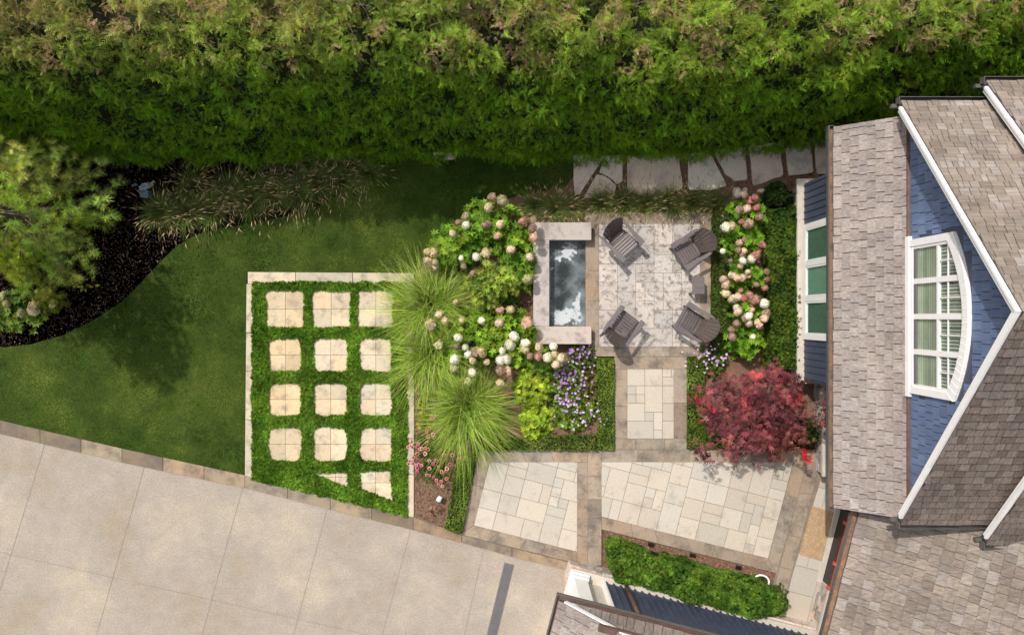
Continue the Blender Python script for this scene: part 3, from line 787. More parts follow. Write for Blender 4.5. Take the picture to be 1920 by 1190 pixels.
def bay_window():
    x0 = WX - .05; f = MB(); t = .13
    f.obox((x0, wy0, .70), (.05, 0, 0), (0, wy1 - wy0, 0), (0, 0, .14))
    f.obox((x0, wy0, 2.45), (.05, 0, 0), (0, wy1 - wy0, 0), (0, 0, .16))
    for y in (wy0, wy1 - .13): f.obox((x0 - .002, y, .842), (.052, 0, 0), (0, .13, 0), (0, 0, 1.605))
    win = f.build('window', M['white'], wl)
    L = (wy1 - wy0 - .26) / 3; lit = [(.10, .25, .18), (.20, .46, .34), (.08, .22, .16)]
    mu = MB()
    for i in (1, 2): mu.obox((x0 - .004, wy0 + .13 + L * i - .055, .842), (.05, 0, 0), (0, .11, 0), (0, 0, 1.605))
    for i in range(3):
        a = wy0 + .13 + L * i + (.06 if i else 0); b = wy0 + .13 + L * (i + 1) - (.06 if i < 2 else 0)
        for yy in (a, b - .045): mu.obox((x0 + .004, yy, .845), (.04, 0, 0), (0, .045, 0), (0, 0, 1.6))
        mu.obox((x0 + .004, a + .045, .845), (.04, 0, 0), (0, b - a - .09, 0), (0, 0, .05))
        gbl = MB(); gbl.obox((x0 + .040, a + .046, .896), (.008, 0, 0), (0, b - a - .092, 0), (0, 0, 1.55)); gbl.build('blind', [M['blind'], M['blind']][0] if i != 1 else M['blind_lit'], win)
        gg = MB(); gg.obox((x0 + .022, a + .046, .896), (.004, 0, 0), (0, b - a - .092, 0), (0, 0, 1.55)); gg.build('pane', M['glass'], win)
    mu.build('mullions', M['white'], win)
M['blind_lit'] = paint_mat('green_blind_lit', (.33, .50, .41), .6, .1)  # middle pane: same blind, its brighter light painted into the colour
bay_window()
# set-back wall and porch pier south of the bay
pw = MB(); pw.obox((8.52, -4.1, 0), (1, 0, 0), (0, 2.6, 0), (0, 0, 3.3)); hb(pw, 'side_wall', M['navy'])
pr = MB(); pr.obox((8.10, -4.05, .62), (.36, 0, 0), (0, .34, 0), (0, 0, 2.1)); pr.obox((8.04, -4.12, .52), (.48, 0, 0), (0, 2.45, 0), (0, 0, .10)); hb(pr, 'porch_pier', M['cream'], bevel=.01)
ps = MB()
for j in range(4):
    y = -4.08
    while y < -1.75: L = rnd.uniform(.2, .42); ps.obox((8.08 + rnd.uniform(0, .03), y + .008, .0 + j * .13), (.4, 0, 0), (0, L - .016, 0), (0, 0, .122), tone(.3, .12)); y += L
hb(ps, 'stone_base', M['rubble'])
# house body under the gables
bd = MB(); bd.obox((8.66, -4.18, 0), (6, 0, 0), (0, 8.36, 0), (0, 0, 3.95)); hb(bd, 'body', M['navy'])

# gable: wall plane x 8.5, ridge at y .12
GX, RY, EAV, EVZ, RGZ = 8.5, .10, 4.42, 3.90, 7.32
tanp = (RGZ - EVZ) / EAV
gw = MB(); hw = 4.15
def gz(y): return RGZ - .12 - abs(y - RY) * tanp
gp = [(RY - hw, 3.5), (RY + hw, 3.5), (RY + hw, gz(RY + hw)), (RY, gz(RY)), (RY - hw, gz(RY - hw))]
gw.add([(GX, y, z) for y, z in gp] + [(GX + 2.2, y, z) for y, z in gp], [[4, 3, 2, 1, 0], [5, 6, 7, 8, 9]] + [[i, (i + 1) % 5, 5 + (i + 1) % 5, 5 + i] for i in range(5)])
gwo = hb(gw, 'gable_wall', M['navy'])
ws = MB(); blues = [(1, 1, 1), (.88, .9, .94), (1.1, 1.08, 1.06), (.95, .97, 1.02)]
def in_win(c): return -1.66 < c.y - .02 < 1.66 and c.z < 5.75 - .19 * (c.y / 1.3) ** 2
shakes(ws, (GX - .004, RY - hw, 3.55), (0, 1, 0), (0, 0, 1), 2 * hw, 3.9, .24, .10, .26, .012, blues, lambda c: c.z < gz(c.y) - .02 and not in_win(c), 8, .003)
ws.build('wall_shingles', M['navy_sh'], gwo)

def arch_window():
    """four casements under one eyebrow arch, in the gable wall plane"""
    yc = .02; x1 = GX - .02
    def arc(y, s0, s1): return s1 - (s1 - s0) * (abs(y - yc) / 1.62) ** 2     # height of the arch
    f = MB(); n = 24; t = .15
    ys = [yc - 1.62 + 3.24 * i / n for i in range(n + 1)]
    for a, b in zip(ys[:-1], ys[1:]):                                          # arched head casing
        k = lambda y: yc + (y - yc) * (1.62 - t) / 1.62
        q = [(a, arc(a, 5.23, 5.68)), (b, arc(b, 5.23, 5.68)), (k(b), arc(b, 5.23, 5.68) - t * 1.15), (k(a), arc(a, 5.23, 5.68) - t * 1.15)]
        f.add([(x1 - .06, y, z) for y, z in q] + [(x1 + .03, y, z) for y, z in q], [[0, 1, 2, 3][::-1], [4, 5, 6, 7], [0, 4, 5, 1][::-1], [2, 6, 7, 3][::-1], [0, 3, 7, 4], [1, 5, 6, 2]])
    for s in (-1, 1):
        y0 = yc + s * 1.62; y1 = yc + s * (1.62 - t)
        f.obox((x1 - .058, min(y0, y1), 3.74), (.08, 0, 0), (0, t, 0), (0, 0, 5.23 - t * .55 - 3.74 + (.05)))
    f.obox((x1 - .075, yc - 1.70, 3.68), (.10, 0, 0), (0, 3.40, 0), (0, 0, .13))
    f.obox((x1 - .045, yc - 1.46, 3.81), (.06, 0, 0), (0, 2.92, 0), (0, 0, .10))
    win = f.build('arched_window', M['white'], gwo, bevel=.006)
    W = 2.94 / 4; hd = lambda y: arc(y, 5.23, 5.68) - .16
    for i in range(4):
        a, b = yc - 1.47 + W * i, yc - 1.47 + W * (i + 1); mu = MB()
        a2, b2 = a + .055, b - .055
        for (u, v) in ((a, a2), (b2, b)):                                       # stiles
            q = [(u, 3.91), (v, 3.91), (v, hd(v)), (u, hd(u))]
            mu.add([(x1 - .035, y, z) for y, z in q] + [(x1 + .03, y, z) for y, z in q], [[3, 2, 1, 0], [4, 5, 6, 7], [1, 2, 6, 5], [3, 0, 4, 7], [2, 3, 7, 6]])
        def rail(z, h, x=.03): mu.obox((x1 - x, a2, z), (x + .025, 0, 0), (0, b2 - a2, 0), (0, 0, h))
        rail(4.70, .07); mid = (a2 + b2) / 2
        mu.obox((x1 - .02, a2, 5.02), (.02, 0, 0), (0, b2 - a2, 0), (0, 0, .025)) if hd(mid) > 5.1 else None
        mu.obox((x1 - .021, mid - .012, 4.77), (.02, 0, 0), (0, .024, 0), (0, 0, max(.2, hd(mid) - 4.77)))
        mu.build('casement', M['white'], win)
        sc = MB(); sc.obox((x1 - .028, a2 + .004, 3.92), (.05, 0, 0), (0, b2 - a2 - .008, 0), (0, 0, .10)); sc.build('screen_rail', M['steel'], win)
        cu = MB(); ncv = 18; rw = random.Random(60 + i)
        for k in range(ncv):                                                   # gathered curtain behind the upper lights
            u, v = a2 + (b2 - a2) * k / ncv, a2 + (b2 - a2) * (k + 1) / ncv; zt = min(hd(u), hd(v)) - .01
            g_ = rw.choice((1.0, .92, .75, .5, .85)); tt = (g_, g_ * 1.02, g_ * .97); da, db = .012 + .012 * (k % 2), .012 + .012 * ((k + 1) % 2)
            cu.add([(x1 + da, u, 4.72), (x1 + db, v, 4.72), (x1 + db, v, zt), (x1 + da, u, zt)], [[3, 2, 1, 0]], tt)
        z = 4.02
        while z < 4.70:                                                        # slatted blind behind the lower light
            g_ = (.95 if z < 4.17 else rw.choice((.62, .55, .70))); cu.obox((x1 + .012, a2, z), (.004, 0, 0), (0, b2 - a2, 0), (0, 0, .044), (g_ * .92, g_, g_ * .86))
            cu.obox((x1 + .02, a2, z + .044), (.004, 0, 0), (0, b2 - a2, 0), (0, 0, .016), (.2, .23, .2)); z += .060
        cu.build('curtain', M['curtain'], win)
        gg = MB(); q = [(a2, 4.0), (b2, 4.0), (b2, hd(b2)), (a2, hd(a2))]; gg.add([(x1 + .0, y, z) for y, z in q], [[3, 2, 1, 0]]); gg.build('pane', M['glass'], win)
arch_window()

def gable_roof(x0, x1, eav, evz, ry, rake_mat, seed):
    rg = evz + eav * tanp
    for s in (1, -1):
        U = Vector((1, 0, 0)); V = Vector((0, -s * eav, rg - evz)); L = V.length; V.normalize(); Nn = Vector((0, s * (rg - evz), eav)).normalized()
        O = Vector((x0, ry + s * eav, evz))
        b = MB(); b.obox(O - Nn * .12, U * (x1 - x0), V * L, Nn * .115); r_ = hb(b, 'gable_roof', M['darkmetal'])
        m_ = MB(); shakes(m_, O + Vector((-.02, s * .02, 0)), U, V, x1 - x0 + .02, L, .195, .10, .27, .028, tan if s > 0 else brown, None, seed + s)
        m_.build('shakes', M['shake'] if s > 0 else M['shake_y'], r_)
        e_ = .0 if s > 0 else .004; L2 = L - (.12 if s > 0 else .14)
        f = MB(); f.obox(O + Vector((-.05 + e_, 0, 0)) - Nn * .135 + V * .12, Vector((.048, 0, 0)), V * L2, Nn * .125)
        f.obox(O + Vector((-.075 + e_, 0, 0)) - Nn * .06 + V * .12, Vector((.024, 0, 0)), V * L2, Nn * .048)
        f.build('rake_board', M['white'], r_)
        gm = MB(); gy = O.y + (0 if s > 0 else -.13)
        gm.obox((x0 - .02, gy + (.005 if s > 0 else -.005), evz - .13), (x1 - x0, 0, 0), (0, .13, 0), (0, 0, .012))
        gm.obox((x0 - .02, O.y + s * .125, evz - .13), (x1 - x0, 0, 0), (0, s * .012, 0), (0, 0, .12))
        gm.obox((x0 - .035, min(O.y, O.y + s * .137), evz - .14), (.012, 0, 0), (0, .137, 0), (0, 0, .14))
        # little copper return under the corner
        gm.obox((x0 - .12, O.y - s * .06 if s > 0 else O.y - .02, evz - .22), (.30, 0, 0), (0, .08, 0), (0, 0, .08))
        gm.build('gutter', M['darkmetal'], r_)
gable_roof(8.20, 10.15, EAV, EVZ, RY, M['white'], 31)
gable_roof(9.98, 14.5, EAV + .42, EVZ + .02, RY, M['white'], 41)
g2 = MB(); hw2 = EAV + .15; top2 = EVZ + .02 + (EAV + .42) * tanp - .14
gp = [(RY - hw2, 3.4), (RY + hw2, 3.4), (RY + hw2, top2 - hw2 * tanp), (RY, top2), (RY - hw2, top2 - hw2 * tanp)]
g2.add([(10.2, y, z) for y, z in gp] + [(14, y, z) for y, z in gp], [[4, 3, 2, 1, 0], [5, 6, 7, 8, 9]] + [[i, (i + 1) % 5, 5 + (i + 1) % 5, 5 + i] for i in range(5)])
g2o = hb(g2, 'rear_gable_wall', M['navy'])
w2 = MB(); shakes(w2, (10.196, RY - hw2, 3.45), (0, 1, 0), (0, 0, 1), 2 * hw2, 4.5, .24, .10, .26, .012, blues, lambda c: c.z < top2 - abs(c.y - RY) * tanp - .05, 18, .003); w2.build('wall_shingles', M['navy_sh'], g2o)

# porch roof, turned 14.4 degrees
PE = Vector((*P(1605, 955, 2.7), 2.7)); PU = Vector((-.248, -.969, 0)).normalized(); PVh = Vector((.969, -.248, 0)).normalized(); PE = PE + PVh * .12
pit = math.radians(26); PV = (PVh * math.cos(pit) + Vector((0, 0, math.sin(pit)))).normalized(); PN = (Vector((0, 0, 1)) * math.cos(pit) - PVh * math.sin(pit))
pbm = MB(); pbm.obox(PE - PU * .02 - PN * .14, PU * 5.2, PV * 7.0, PN * .135); 
pro = hb(pbm, 'porch_roof', M['darkmetal'])
tri = MB()
a0, a1, a2_ = PE - PU * .02, PE - PU * 1.9 + PV * 7.0, PE - PU * .02 + PV * 7.0
tri.add([a0 - PN * .006, a1 - PN * .006, a2_ - PN * .006, a0 - PN * .14, a1 - PN * .14, a2_ - PN * .14], [[0, 2, 1], [3, 4, 5], [0, 1, 4, 3], [1, 2, 5, 4]]); tri.build('valley_deck', M['darkmetal'], pro)
pm = MB()
shakes(pm, PE - PU * 2.0 - PV * .03, PU, PV, 7.2, 7.0, .215, .14, .33, .022, tan, lambda c: c.y < -4.22 and (c - PE).dot(PU) > -.03 - .26 * (c - PE).dot(PVh), 77); pm.build('shakes', M['shake'], pro)
pg = MB(); pg.obox(PE - PVh * .165 - Vector((0, 0, .13)), PU * 5, PVh * .012, Vector((0, 0, .12))); pg.obox(PE - PVh * .165 - Vector((0, 0, .14)), PU * 5, PVh * .16, Vector((0, 0, .01))); pg.obox(PE - PVh * .03 - Vector((0, 0, .13)), PU * 5, PVh * .012, Vector((0, 0, .125)))
pgo = pg.build('gutter', M['darkmetal'], pro)
pt = MB(); pt.obox(PE - PVh * .152 - Vector((0, 0, .075)), PU * 5, PVh * .12, Vector((0, 0, .02))); pt.build('trough', M['copper_hi'], pgo)
# porch wall under it: sill, dark entrance panel with red rail and rounded brackets, stone end
W0 = Vector((*P(1577, 952, .15), 0)); W0.z = 0
dr = MB(); dr.obox(W0, PU * 1.98, PVh * .3, Vector((0, 0, .68)), (1, 1, 1)); dro = hb(dr, 'entrance_panel', M['darkwood'])
for t in (.02, 1.1): pass
rr = MB(); rr.obox(W0 - PVh * .03 + Vector((0, 0, .62)), PU * 1.98, PVh * .05, Vector((0, 0, .13))); rr.tube([W0 - PVh * .05 + Vector((0, 0, .74)), W0 + PU * 1.98 - PVh * .05 + Vector((0, 0, .74))], .022, 10)
rr.build('red_rail', M['red'], dro)
for t in (.22, 1.30, 1.93):
    br = MB(); c = W0 + PU * t + Vector((0, 0, .60)); ring = [c - PVh * (.13 * math.sin(a)) + Vector((0, 0, -.11 * math.cos(a) + .07)) for a in [math.pi * i / 12 for i in range(13)]]
    n = len(ring); br.add([p for p in ring] + [p + PU * .09 for p in ring], [list(range(n)), list(range(n, 2 * n))[::-1]] + [[i, n + i, n + (i + 1) % n, (i + 1) % n] for i in range(n)]); br.build('bracket', M['red'], dro)
up = MB(); up.obox(W0 + PVh * .06 + Vector((0, 0, .69)), PU * 4.2, PVh * .3, Vector((0, 0, 1.9))); hb(up, 'porch_wall', M['cream'])
sl_ = MB(); sl_.obox(W0 - PVh * .14 - PU * .3 + Vector((0, 0, .02)), PU * 2.35, PVh * .138, Vector((0, 0, .14))); hb(sl_, 'door_sill', M['cream'], bevel=.006)
sw = MB(); e0 = W0 + PU * 2.0
sw.obox(e0 - PVh * .02, PU * 1.2, PVh * .2, Vector((0, 0, .62)), (1.7, 1.75, 1.8))
for j in range(5):
    u = 0.0
    while u < 1.12: L = rnd.uniform(.15, .36); k = tone(.35, .15); sw.obox(e0 + PU * (u + .012) - PVh * (.045 + rnd.uniform(0, .012)) + Vector((0, 0, .02 + j * .12)), PU * (L - .024), PVh * .05, Vector((0, 0, .10)), k); u += L
hb(sw, 'porch_stone_base', M['rubble'])
sc_ = MB(); sc_.obox(e0 - PVh * .07 + Vector((0, 0, .62)), PU * 1.2, PVh * .2, Vector((0, 0, .06))); hb(sc_, 'stone_cap', M['cream'])

# ------------------------------------------------------------------ garage (lower edge)
GZ = 3.0
GC = Vector((*P(1045, 1113, GZ), 0)); gu_ = Vector((.968, -.25, 0)).normalized(); gs_ = Vector((-.25, -.968, 0)).normalized()   # along the north wall, and into the building
garage = thing('garage', 'garage with navy batten wall, white corner pilaster and hipped shake roof behind the clipped boxwoods', 'garage', (GC.x, GC.y, 0))
GO = Vector((GC.x, GC.y, 0)); Z = lambda z: Vector((0, 0, z))
def gbuild(mb, name, mat, **k): 
    p = k.pop('parent', garage); o = mb.build(name, mat, p, **k)
    if p == garage: o.location = -GO
    return o
b = MB(); b.obox(GC + gu_ * 1.5 + gs_ * .30 + Z(.62), gu_ * 6.2, gs_ * 3, Z(2.3)); nw = gbuild(b, 'north_wall', M['navy'])
bt = MB(); u = 1.52
while u < 7.2: bt.obox(GC + gu_ * u + gs_ * .25 + Z(.64), gu_ * .035, gs_ * .05, Z(2.26)); u += .19
bt.build('battens', M['navy'], nw)
b = MB(); b.obox(GC + gu_ * 1.46 + gs_ * .25 + Z(.6), gu_ * .05, gs_ * .6, Z(2.3)); b.build('corner_board', M['white'], nw)
b = MB(); b.tube([GC + gu_ * 2.05 + gs_ * .22 + Z(.1), GC + gu_ * 2.05 + gs_ * .22 + Z(2.9)], .05, 12); gbuild(b, 'downpipe', M['copper'], smooth=True)
b = MB(); b.obox(GC + gu_ * .75 + gs_ * .42 + Z(.3), gu_ * .75, gs_ * .4, Z(2.5)); gbuild(b, 'corner_wall', M['cream'])
b = MB(); b.obox(GC + gu_ * .56 + gs_ * .16 + Z(.53), gu_ * 6.8, gs_ * .4, Z(.08)); gbuild(b, 'ledge', M['cream'], bevel=.008)
b = MB(); b.obox(GC + gu_ * .55 + gs_ * .12 + Z(-.05), gu_ * 6.8, gs_ * .5, Z(.55), (1.6, 1.55, 1.5))
for j in range(5):
    u = .55
    while u < 1.9: L = rnd.uniform(.12, .32); b.obox(GC + gu_ * (u + .01) + gs_ * (.10 + rnd.uniform(0, .012)) + Z(.01 + j * .105), gu_ * (L - .02), gs_ * .05, Z(.088), tone(.4, .15)); u += L
gbuild(b, 'stone_base', M['rubble'])
b = MB()                                                       # white corner pilaster with stepped base
b.obox(GC + gu_ * .58 + gs_ * .19 + Z(.61), gu_ * .50, gs_ * .5, Z(.12)); b.obox(GC + gu_ * .61 + gs_ * .22 + Z(.73), gu_ * .44, gs_ * .45, Z(.16)); b.obox(GC + gu_ * .65 + gs_ * .26 + Z(.89), gu_ * .36, gs_ * .4, Z(1.95))
gbuild(b, 'pilaster', M['white'], bevel=.01)
b = MB(); b.obox(GC + gu_ * .66 + gs_ * .5, gu_ * .1, gs_ * 3, Z(2.8)); gbuild(b, 'west_wall', M['white'])
# roofs
rp = math.radians(36); RV = (gu_ * math.cos(rp) + Z(math.sin(rp))).normalized(); RN = (Z(1) * math.cos(rp) - gu_ * math.sin(rp)); O = GC + gu_ * .1 + gs_ * .13 + Z(GZ)
b = MB(); b.obox(O - RN * .14, gs_ * 3, RV * 4, RN * .135); wr = gbuild(b, 'west_roof', M['darkmetal'])
b = MB(); shakes(b, O - RV * .02, gs_, RV, 3, 4, .22, .15, .38, .02, grey, None, 91); b.build('shakes', M['shake'], wr)
b = MB(); b.obox(O - gs_ * .03 - RN * .12 + RV * .1, gs_ * .03, RV * 3.9, RN * .12); b.build('rake_board', M['white'], wr)
np_ = math.radians(24); NV = (gs_ * math.cos(np_) + Z(math.sin(np_))).normalized(); NN = (Z(1) * math.cos(np_) - gs_ * math.sin(np_)); O2 = GC + gu_ * .5 + gs_ * .13 + Z(GZ)
b = MB(); b.obox(O2 - NN * .14 , gu_ * 6, NV * 1.3, NN * .12); nr = gbuild(b, 'north_roof', M['darkmetal'])
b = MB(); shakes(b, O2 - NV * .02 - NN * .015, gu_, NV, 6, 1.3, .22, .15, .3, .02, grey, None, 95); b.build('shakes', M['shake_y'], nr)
b = MB()
for o_, dv, sd in ((GC + Z(GZ - .12), gu_ * 6.2, gs_), (GC + Z(GZ - .121), gs_ * 3.2, gu_)):
    b.obox(o_, dv, sd * .012, Z(.12)); b.obox(o_, dv, sd * .15, Z(.012)); b.obox(o_ - sd * .012 + Z(.105), dv, sd * .03, Z(.016))
go_ = gbuild(b, 'gutter', M['darkmetal'])
b = MB(); b.obox(GC + gu_ * .02 + gs_ * .016 + Z(GZ - .10), gu_ * 6, gs_ * .11, Z(.025)); b.obox(GC + gs_ * .13 + gu_ * .016 + Z(GZ - .10), gs_ * 3, gu_ * .085, Z(.025)); b.build('trough', M['copper'], go_)
c2 = Vector((*P(1125, 1172, 3.9), 3.9))
b = MB(); b.obox(c2 - Z(.12), gu_ * 3, gs_ * .14, Z(.10)); b.obox(c2 - Z(.02), gu_ * 3, gs_ * .02, Z(.03)); gbuild(b, 'upper_gutter', M['copper'])

# ------------------------------------------------------------------ fountain
def fountain():
    zc = .42; zw = .045
    x0, y1 = P(1000, 417, zc); xl, _ = P(1030, 417, zc); xr, _ = P(1109, 417, zc); _, y1i = P(0, 450, zc); _, y0i = P(0, 612, zc); _, y0 = P(0, 645, zc)
    xw = P(1098, 500, TZ)[0]
    c = ((x0 + xr) / 2, (y0 + y1) / 2)
    root = thing('fountain', 'rectangular stone water basin with thick coping on three sides and swirling dark water', 'fountain', (*c, 0))
    def bx(name, a, b, z0, z1, mat, col=(1, 1, 1), bev=.012):
        m = MB(); m.obox((a[0] - c[0], a[1] - c[1], z0), (b[0] - a[0], 0, 0), (0, b[1] - a[1], 0), (0, 0, z1 - z0), col); return m.build(name, mat, root, bevel=bev)
    bx('coping', (x0, y1i), (xr, y1), zc - .12, zc, M['coping'], (1, .97, .93)); bx('coping', (x0, y0), (xr, y0i), zc - .12, zc, M['coping'], (1.1, 1.03, .95)); bx('coping', (x0, y0i + .003), (xl, y1i - .003), zc - .12, zc, M['coping'], (1.02, 1, 1))
    w = MB()
    for a, b in (((x0 + .03, y1i + .02), (xr - .03, y1 - .03)), ((x0 + .03, y0 + .03), (xr - .03, y0i - .02)), ((x0 + .03, y0i - .02), (xl - .02, y1i + .02))):
        w.obox((a[0] - c[0], a[1] - c[1], -.6), (b[0] - a[0], 0, 0), (0, b[1] - a[1], 0), (0, 0, .6 + zc - .12))
    w.obox((xw - c[0], y0i - c[1] - .02, -.6), (.05, 0, 0), (0, y1i - y0i + .04, 0), (0, 0, .6 + TZ - .002))
    w.build('basin_wall', M['coping'], root)
    # water surface: a rippled grid, spill foam and cloud reflections painted in as pale colour
    nx, ny = 110, 240; gx, gy = np.meshgrid(np.linspace(xl - .03, xw + .01, nx), np.linspace(y0i - .03, y1i + .03, ny))
    u = (gx - xl) / (xw - xl); v = (gy - y0i) / (y1i - y0i)
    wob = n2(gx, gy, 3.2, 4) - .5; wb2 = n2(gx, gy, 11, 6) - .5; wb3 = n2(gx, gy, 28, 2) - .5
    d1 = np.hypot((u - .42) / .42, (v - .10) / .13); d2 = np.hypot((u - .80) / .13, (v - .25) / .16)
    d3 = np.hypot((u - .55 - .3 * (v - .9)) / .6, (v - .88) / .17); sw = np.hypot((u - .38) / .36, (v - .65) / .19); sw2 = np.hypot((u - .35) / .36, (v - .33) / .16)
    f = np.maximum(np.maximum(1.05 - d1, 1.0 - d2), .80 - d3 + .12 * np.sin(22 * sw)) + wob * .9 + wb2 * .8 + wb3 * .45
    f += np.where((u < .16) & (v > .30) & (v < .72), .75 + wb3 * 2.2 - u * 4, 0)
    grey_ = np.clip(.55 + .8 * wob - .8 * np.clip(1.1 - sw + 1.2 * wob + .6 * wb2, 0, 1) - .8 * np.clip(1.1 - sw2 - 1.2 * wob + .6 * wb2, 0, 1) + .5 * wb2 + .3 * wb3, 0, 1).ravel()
    foam_refl = np.clip((f - .22) / .22, 0, 1).ravel()
    colw = lerp3((.03, .038, .038), (.24, .275, .29), grey_); colw = colw * (1 - foam_refl[:, None]) + np.array([.50, .53, .55]) * foam_refl[:, None]
    p = np.stack([gx.ravel() - c[0], gy.ravel() - c[1], np.full(gx.size, zw)], -1); p[:, 2] += .012 * (vnoise(np.stack([gx.ravel() * 7, gy.ravel() * 5, gx.ravel() * 0], -1)) - .5) + .006 * foam_refl
    F = [(j * nx + i, j * nx + i + 1, (j + 1) * nx + i + 1, (j + 1) * nx + i) for j in range(ny - 1) for i in range(nx - 1)]
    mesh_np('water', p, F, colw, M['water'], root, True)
    s = MB(); s.obox((xl - c[0] - .01, -.30, .18), (.06, 0, 0), (0, .78, 0), (0, 0, .025)); s.build('spillway', M['steel'], root)
fountain()

# ------------------------------------------------------------------ adirondack chairs and table
def chair(name, px, py, ang, label, first=[None]):
    x, y = P(px, py, .5)
    grp = 'adirondack chairs around the patio'
    if first[0] is not None:
        o = copy_tree(first[0]); o.location = (x, y, TZ); o.rotation_euler = (0, 0, ang); o['label'] = label; return o
    t = thing(name, label, 'chair', (x, y, TZ), ang, grp); first[0] = t
    # seat slats: front high, back low
    for i in range(6):
        u = i / 6; xx = .40 - .47 * u; zz = .385 - .125 * u
        m = MB(); m.box((xx, 0, zz), (.066, .52, .022), Matrix.Rotation(-.26, 3, 'Y'), (1, .97, .97)); m.build('seat_slat', M['chair'], t, bevel=.005)
    m = MB(); m.box((.447, 0, .33), (.022, .54, .12), None, (.9, .88, .88)); m.build('front_apron', M['chair'], t)
    # rounded rear seat board
    m = MB(); pts = [(-.045 - 0, -.26), (-.045, .26)] + [(-.045 - .13 * math.sin(a), .26 * math.cos(a)) for a in [math.pi * i / 12 for i in range(1, 12)]]
    n = len(pts); m.add([(a, b, .262 + .26 * (a + .07)) for a, b in pts] + [(a, b, .240 + .26 * (a + .07)) for a, b in pts], [list(range(n))[::-1], list(range(n, 2 * n))] + [[i, (i + 1) % n, n + (i + 1) % n, n + i] for i in range(n)], (1.15, 1.12, 1.12)); m.build('seat_board', M['chair'], t)
    # fanned back: seven tapering slats with an arched top, curved in plan
    nS = 7
    for i in range(nS):
        a = (i - 3) / 3.0; m = MB(); e = .94
        def pt(b, h):                                         # b -1..1 across, h 0..1 up
            yy = b * (.215 + .155 * h); xx = -.10 - .36 * h + .07 * b * b * (.4 + h * .6); zz = .22 + .72 * h; return Vector((xx, yy, zz))
        b0, b1 = (i - 3.5 + .04) / 3.5, (i - 2.5 - .04) / 3.5
        h0 = 1 - .20 * abs(b0) ** 2.2; h1 = 1 - .20 * abs(b1) ** 2.2; nn = Vector((.88, 0, .45)) * -.022; vs = []
        for k in range(5): vs += [pt(b0, h0 * k / 4), pt(b1, h1 * k / 4)]
        q = len(vs); vs += [p + nn for p in vs]; fs = []
        for k in range(4):
            j = 2 * k; fs += [[j, j + 1, j + 3, j + 2], [q + j + 2, q + j + 3, q + j + 1, q + j], [j + 2, q + j + 2, q + j, j], [j + 1, q + j + 1, q + j + 3, j + 3]]
        fs += [[0, q, q + 1, 1], [8, 9, q + 9, q + 8]]; m.add(vs, fs, (1, 1, 1) if i % 2 else (.93, .93, .93)); m.build('back_slat', M['back'], t)
    m = MB(); m.box((-.24, 0, .50), (.03, .62, .07), Matrix.Rotation(-.45, 3, 'Y')); m.build('back_rail', M['back'], t)
    for s in (-1, 1):
        m = MB(); top = [(.50, .25), (.515, .29), (.50, .40), (.36, .405), (.12, .385), (-.12, .40), (-.26, .385), (-.33, .345), (-.33, .30), (-.20, .315), (0, .30), (.2, .28)]
        top = [(a, s * b) for a, b in top]; m.prism(top, .548, .573, (1.06, 1.05, 1.08)); m.build('arm', M['chair'], t, bevel=.006)
        m = MB(); m.box((.41, s * .30, .275), (.10, .03, .55)); m.build('leg', M['chair'], t, bevel=.004)
        m = MB(); v = [(.43, .40), (.43, .29), (-.02, .19), (-.42, 0), (-.30, 0), (.0, .12), (.0, .28)]
        v = [(.44, .37), (.44, .25), (-.30, 0), (-.45, 0), (-.45, .03), (-.06, .24)]; n = len(v)
        m.add([(a, s * .262, b) for a, b in v] + [(a, s * .288, b) for a, b in v], [list(range(n)) if s > 0 else list(range(n))[::-1], list(range(n, 2 * n))[::-1] if s > 0 else list(range(n, 2 * n))] + [[i, n + i, n + (i + 1) % n, (i + 1) % n][::(1 if s < 0 else -1)][::-1] for i in range(n)], (.9, .9, .9)); m.build('leg', M['chair'], t)
    return t
chair('adirondack_chair', 1161, 447, math.radians(-48), 'grey brown adirondack chair nearest the fountain top, back toward the tufted grasses')
chair('adirondack_chair', 1300, 464, math.radians(213), 'grey brown adirondack chair above the small slatted side table')
chair('adirondack_chair', 1163, 617, math.radians(53), 'grey brown adirondack chair at the lower end of the fountain near purple geraniums')
chair('adirondack_chair', 1305, 608, math.radians(150), 'grey brown adirondack chair below the small slatted side table')

def side_table():
    c = P(1308, 535, .45); t = thing('side_table', 'small slatted side table between two adirondack chairs at the patio edge', 'table', (*c, TZ))
    for i in range(3): m = MB(); m.box((0, (i - 1) * .153, .40), (.32, .148, .022), None, (1, .98, 1)); m.build('top_slat', M['chair'], t, bevel=.004)
    for sx in (-1, 1):
        for sy in (-1, 1): m = MB(); m.box((sx * .135, sy * .20, .195), (.04, .04, .39)); m.build('leg', M['chair'], t)
    for sx in (-1, 1): m = MB(); m.box((sx * .135, 0, .365), (.022, .36, .045)); m.build('apron', M['chair'], t)
side_table()

# ------------------------------------------------------------------ small fittings
def doormat():
    q = [P(*p, TZ) for p in ((1522, 947), (1564, 960), (1541, 1051), (1498, 1038))]; c = Vector(P(1531, 999, TZ)); A = Vector(q[1]) - Vector(q[0]); B = Vector(q[3]) - Vector(q[0]); o = Vector(q[0]) - c
    t = thing('doormat', 'woven tan doormat on the flagstones by the red railed entrance', 'doormat', (c.x, c.y, TZ))
    m = MB(); m.obox((o.x, o.y, .002), (A.x, A.y, 0), (B.x, B.y, 0), (0, 0, .006), (.62, .6, .55)); m.build('backing', M['mat'], t)
    m = MB(); nu, nv = 15, 31
    for j in range(nv):
        for i in range(nu):
            k = (i + .5 * (j % 2) + .12) / (nu + .5); p = o + A * k + B * ((j + .12) / nv); a, b = A * (.76 / (nu + .5)), B * (.62 / nv); m.obox((p.x, p.y, .006), (a.x, a.y, 0), (b.x, b.y, 0), (0, 0, .008 + .004 * rnd.random()), tone(.12, .05))
    m.build('weave', M['mat'], t)
doormat()
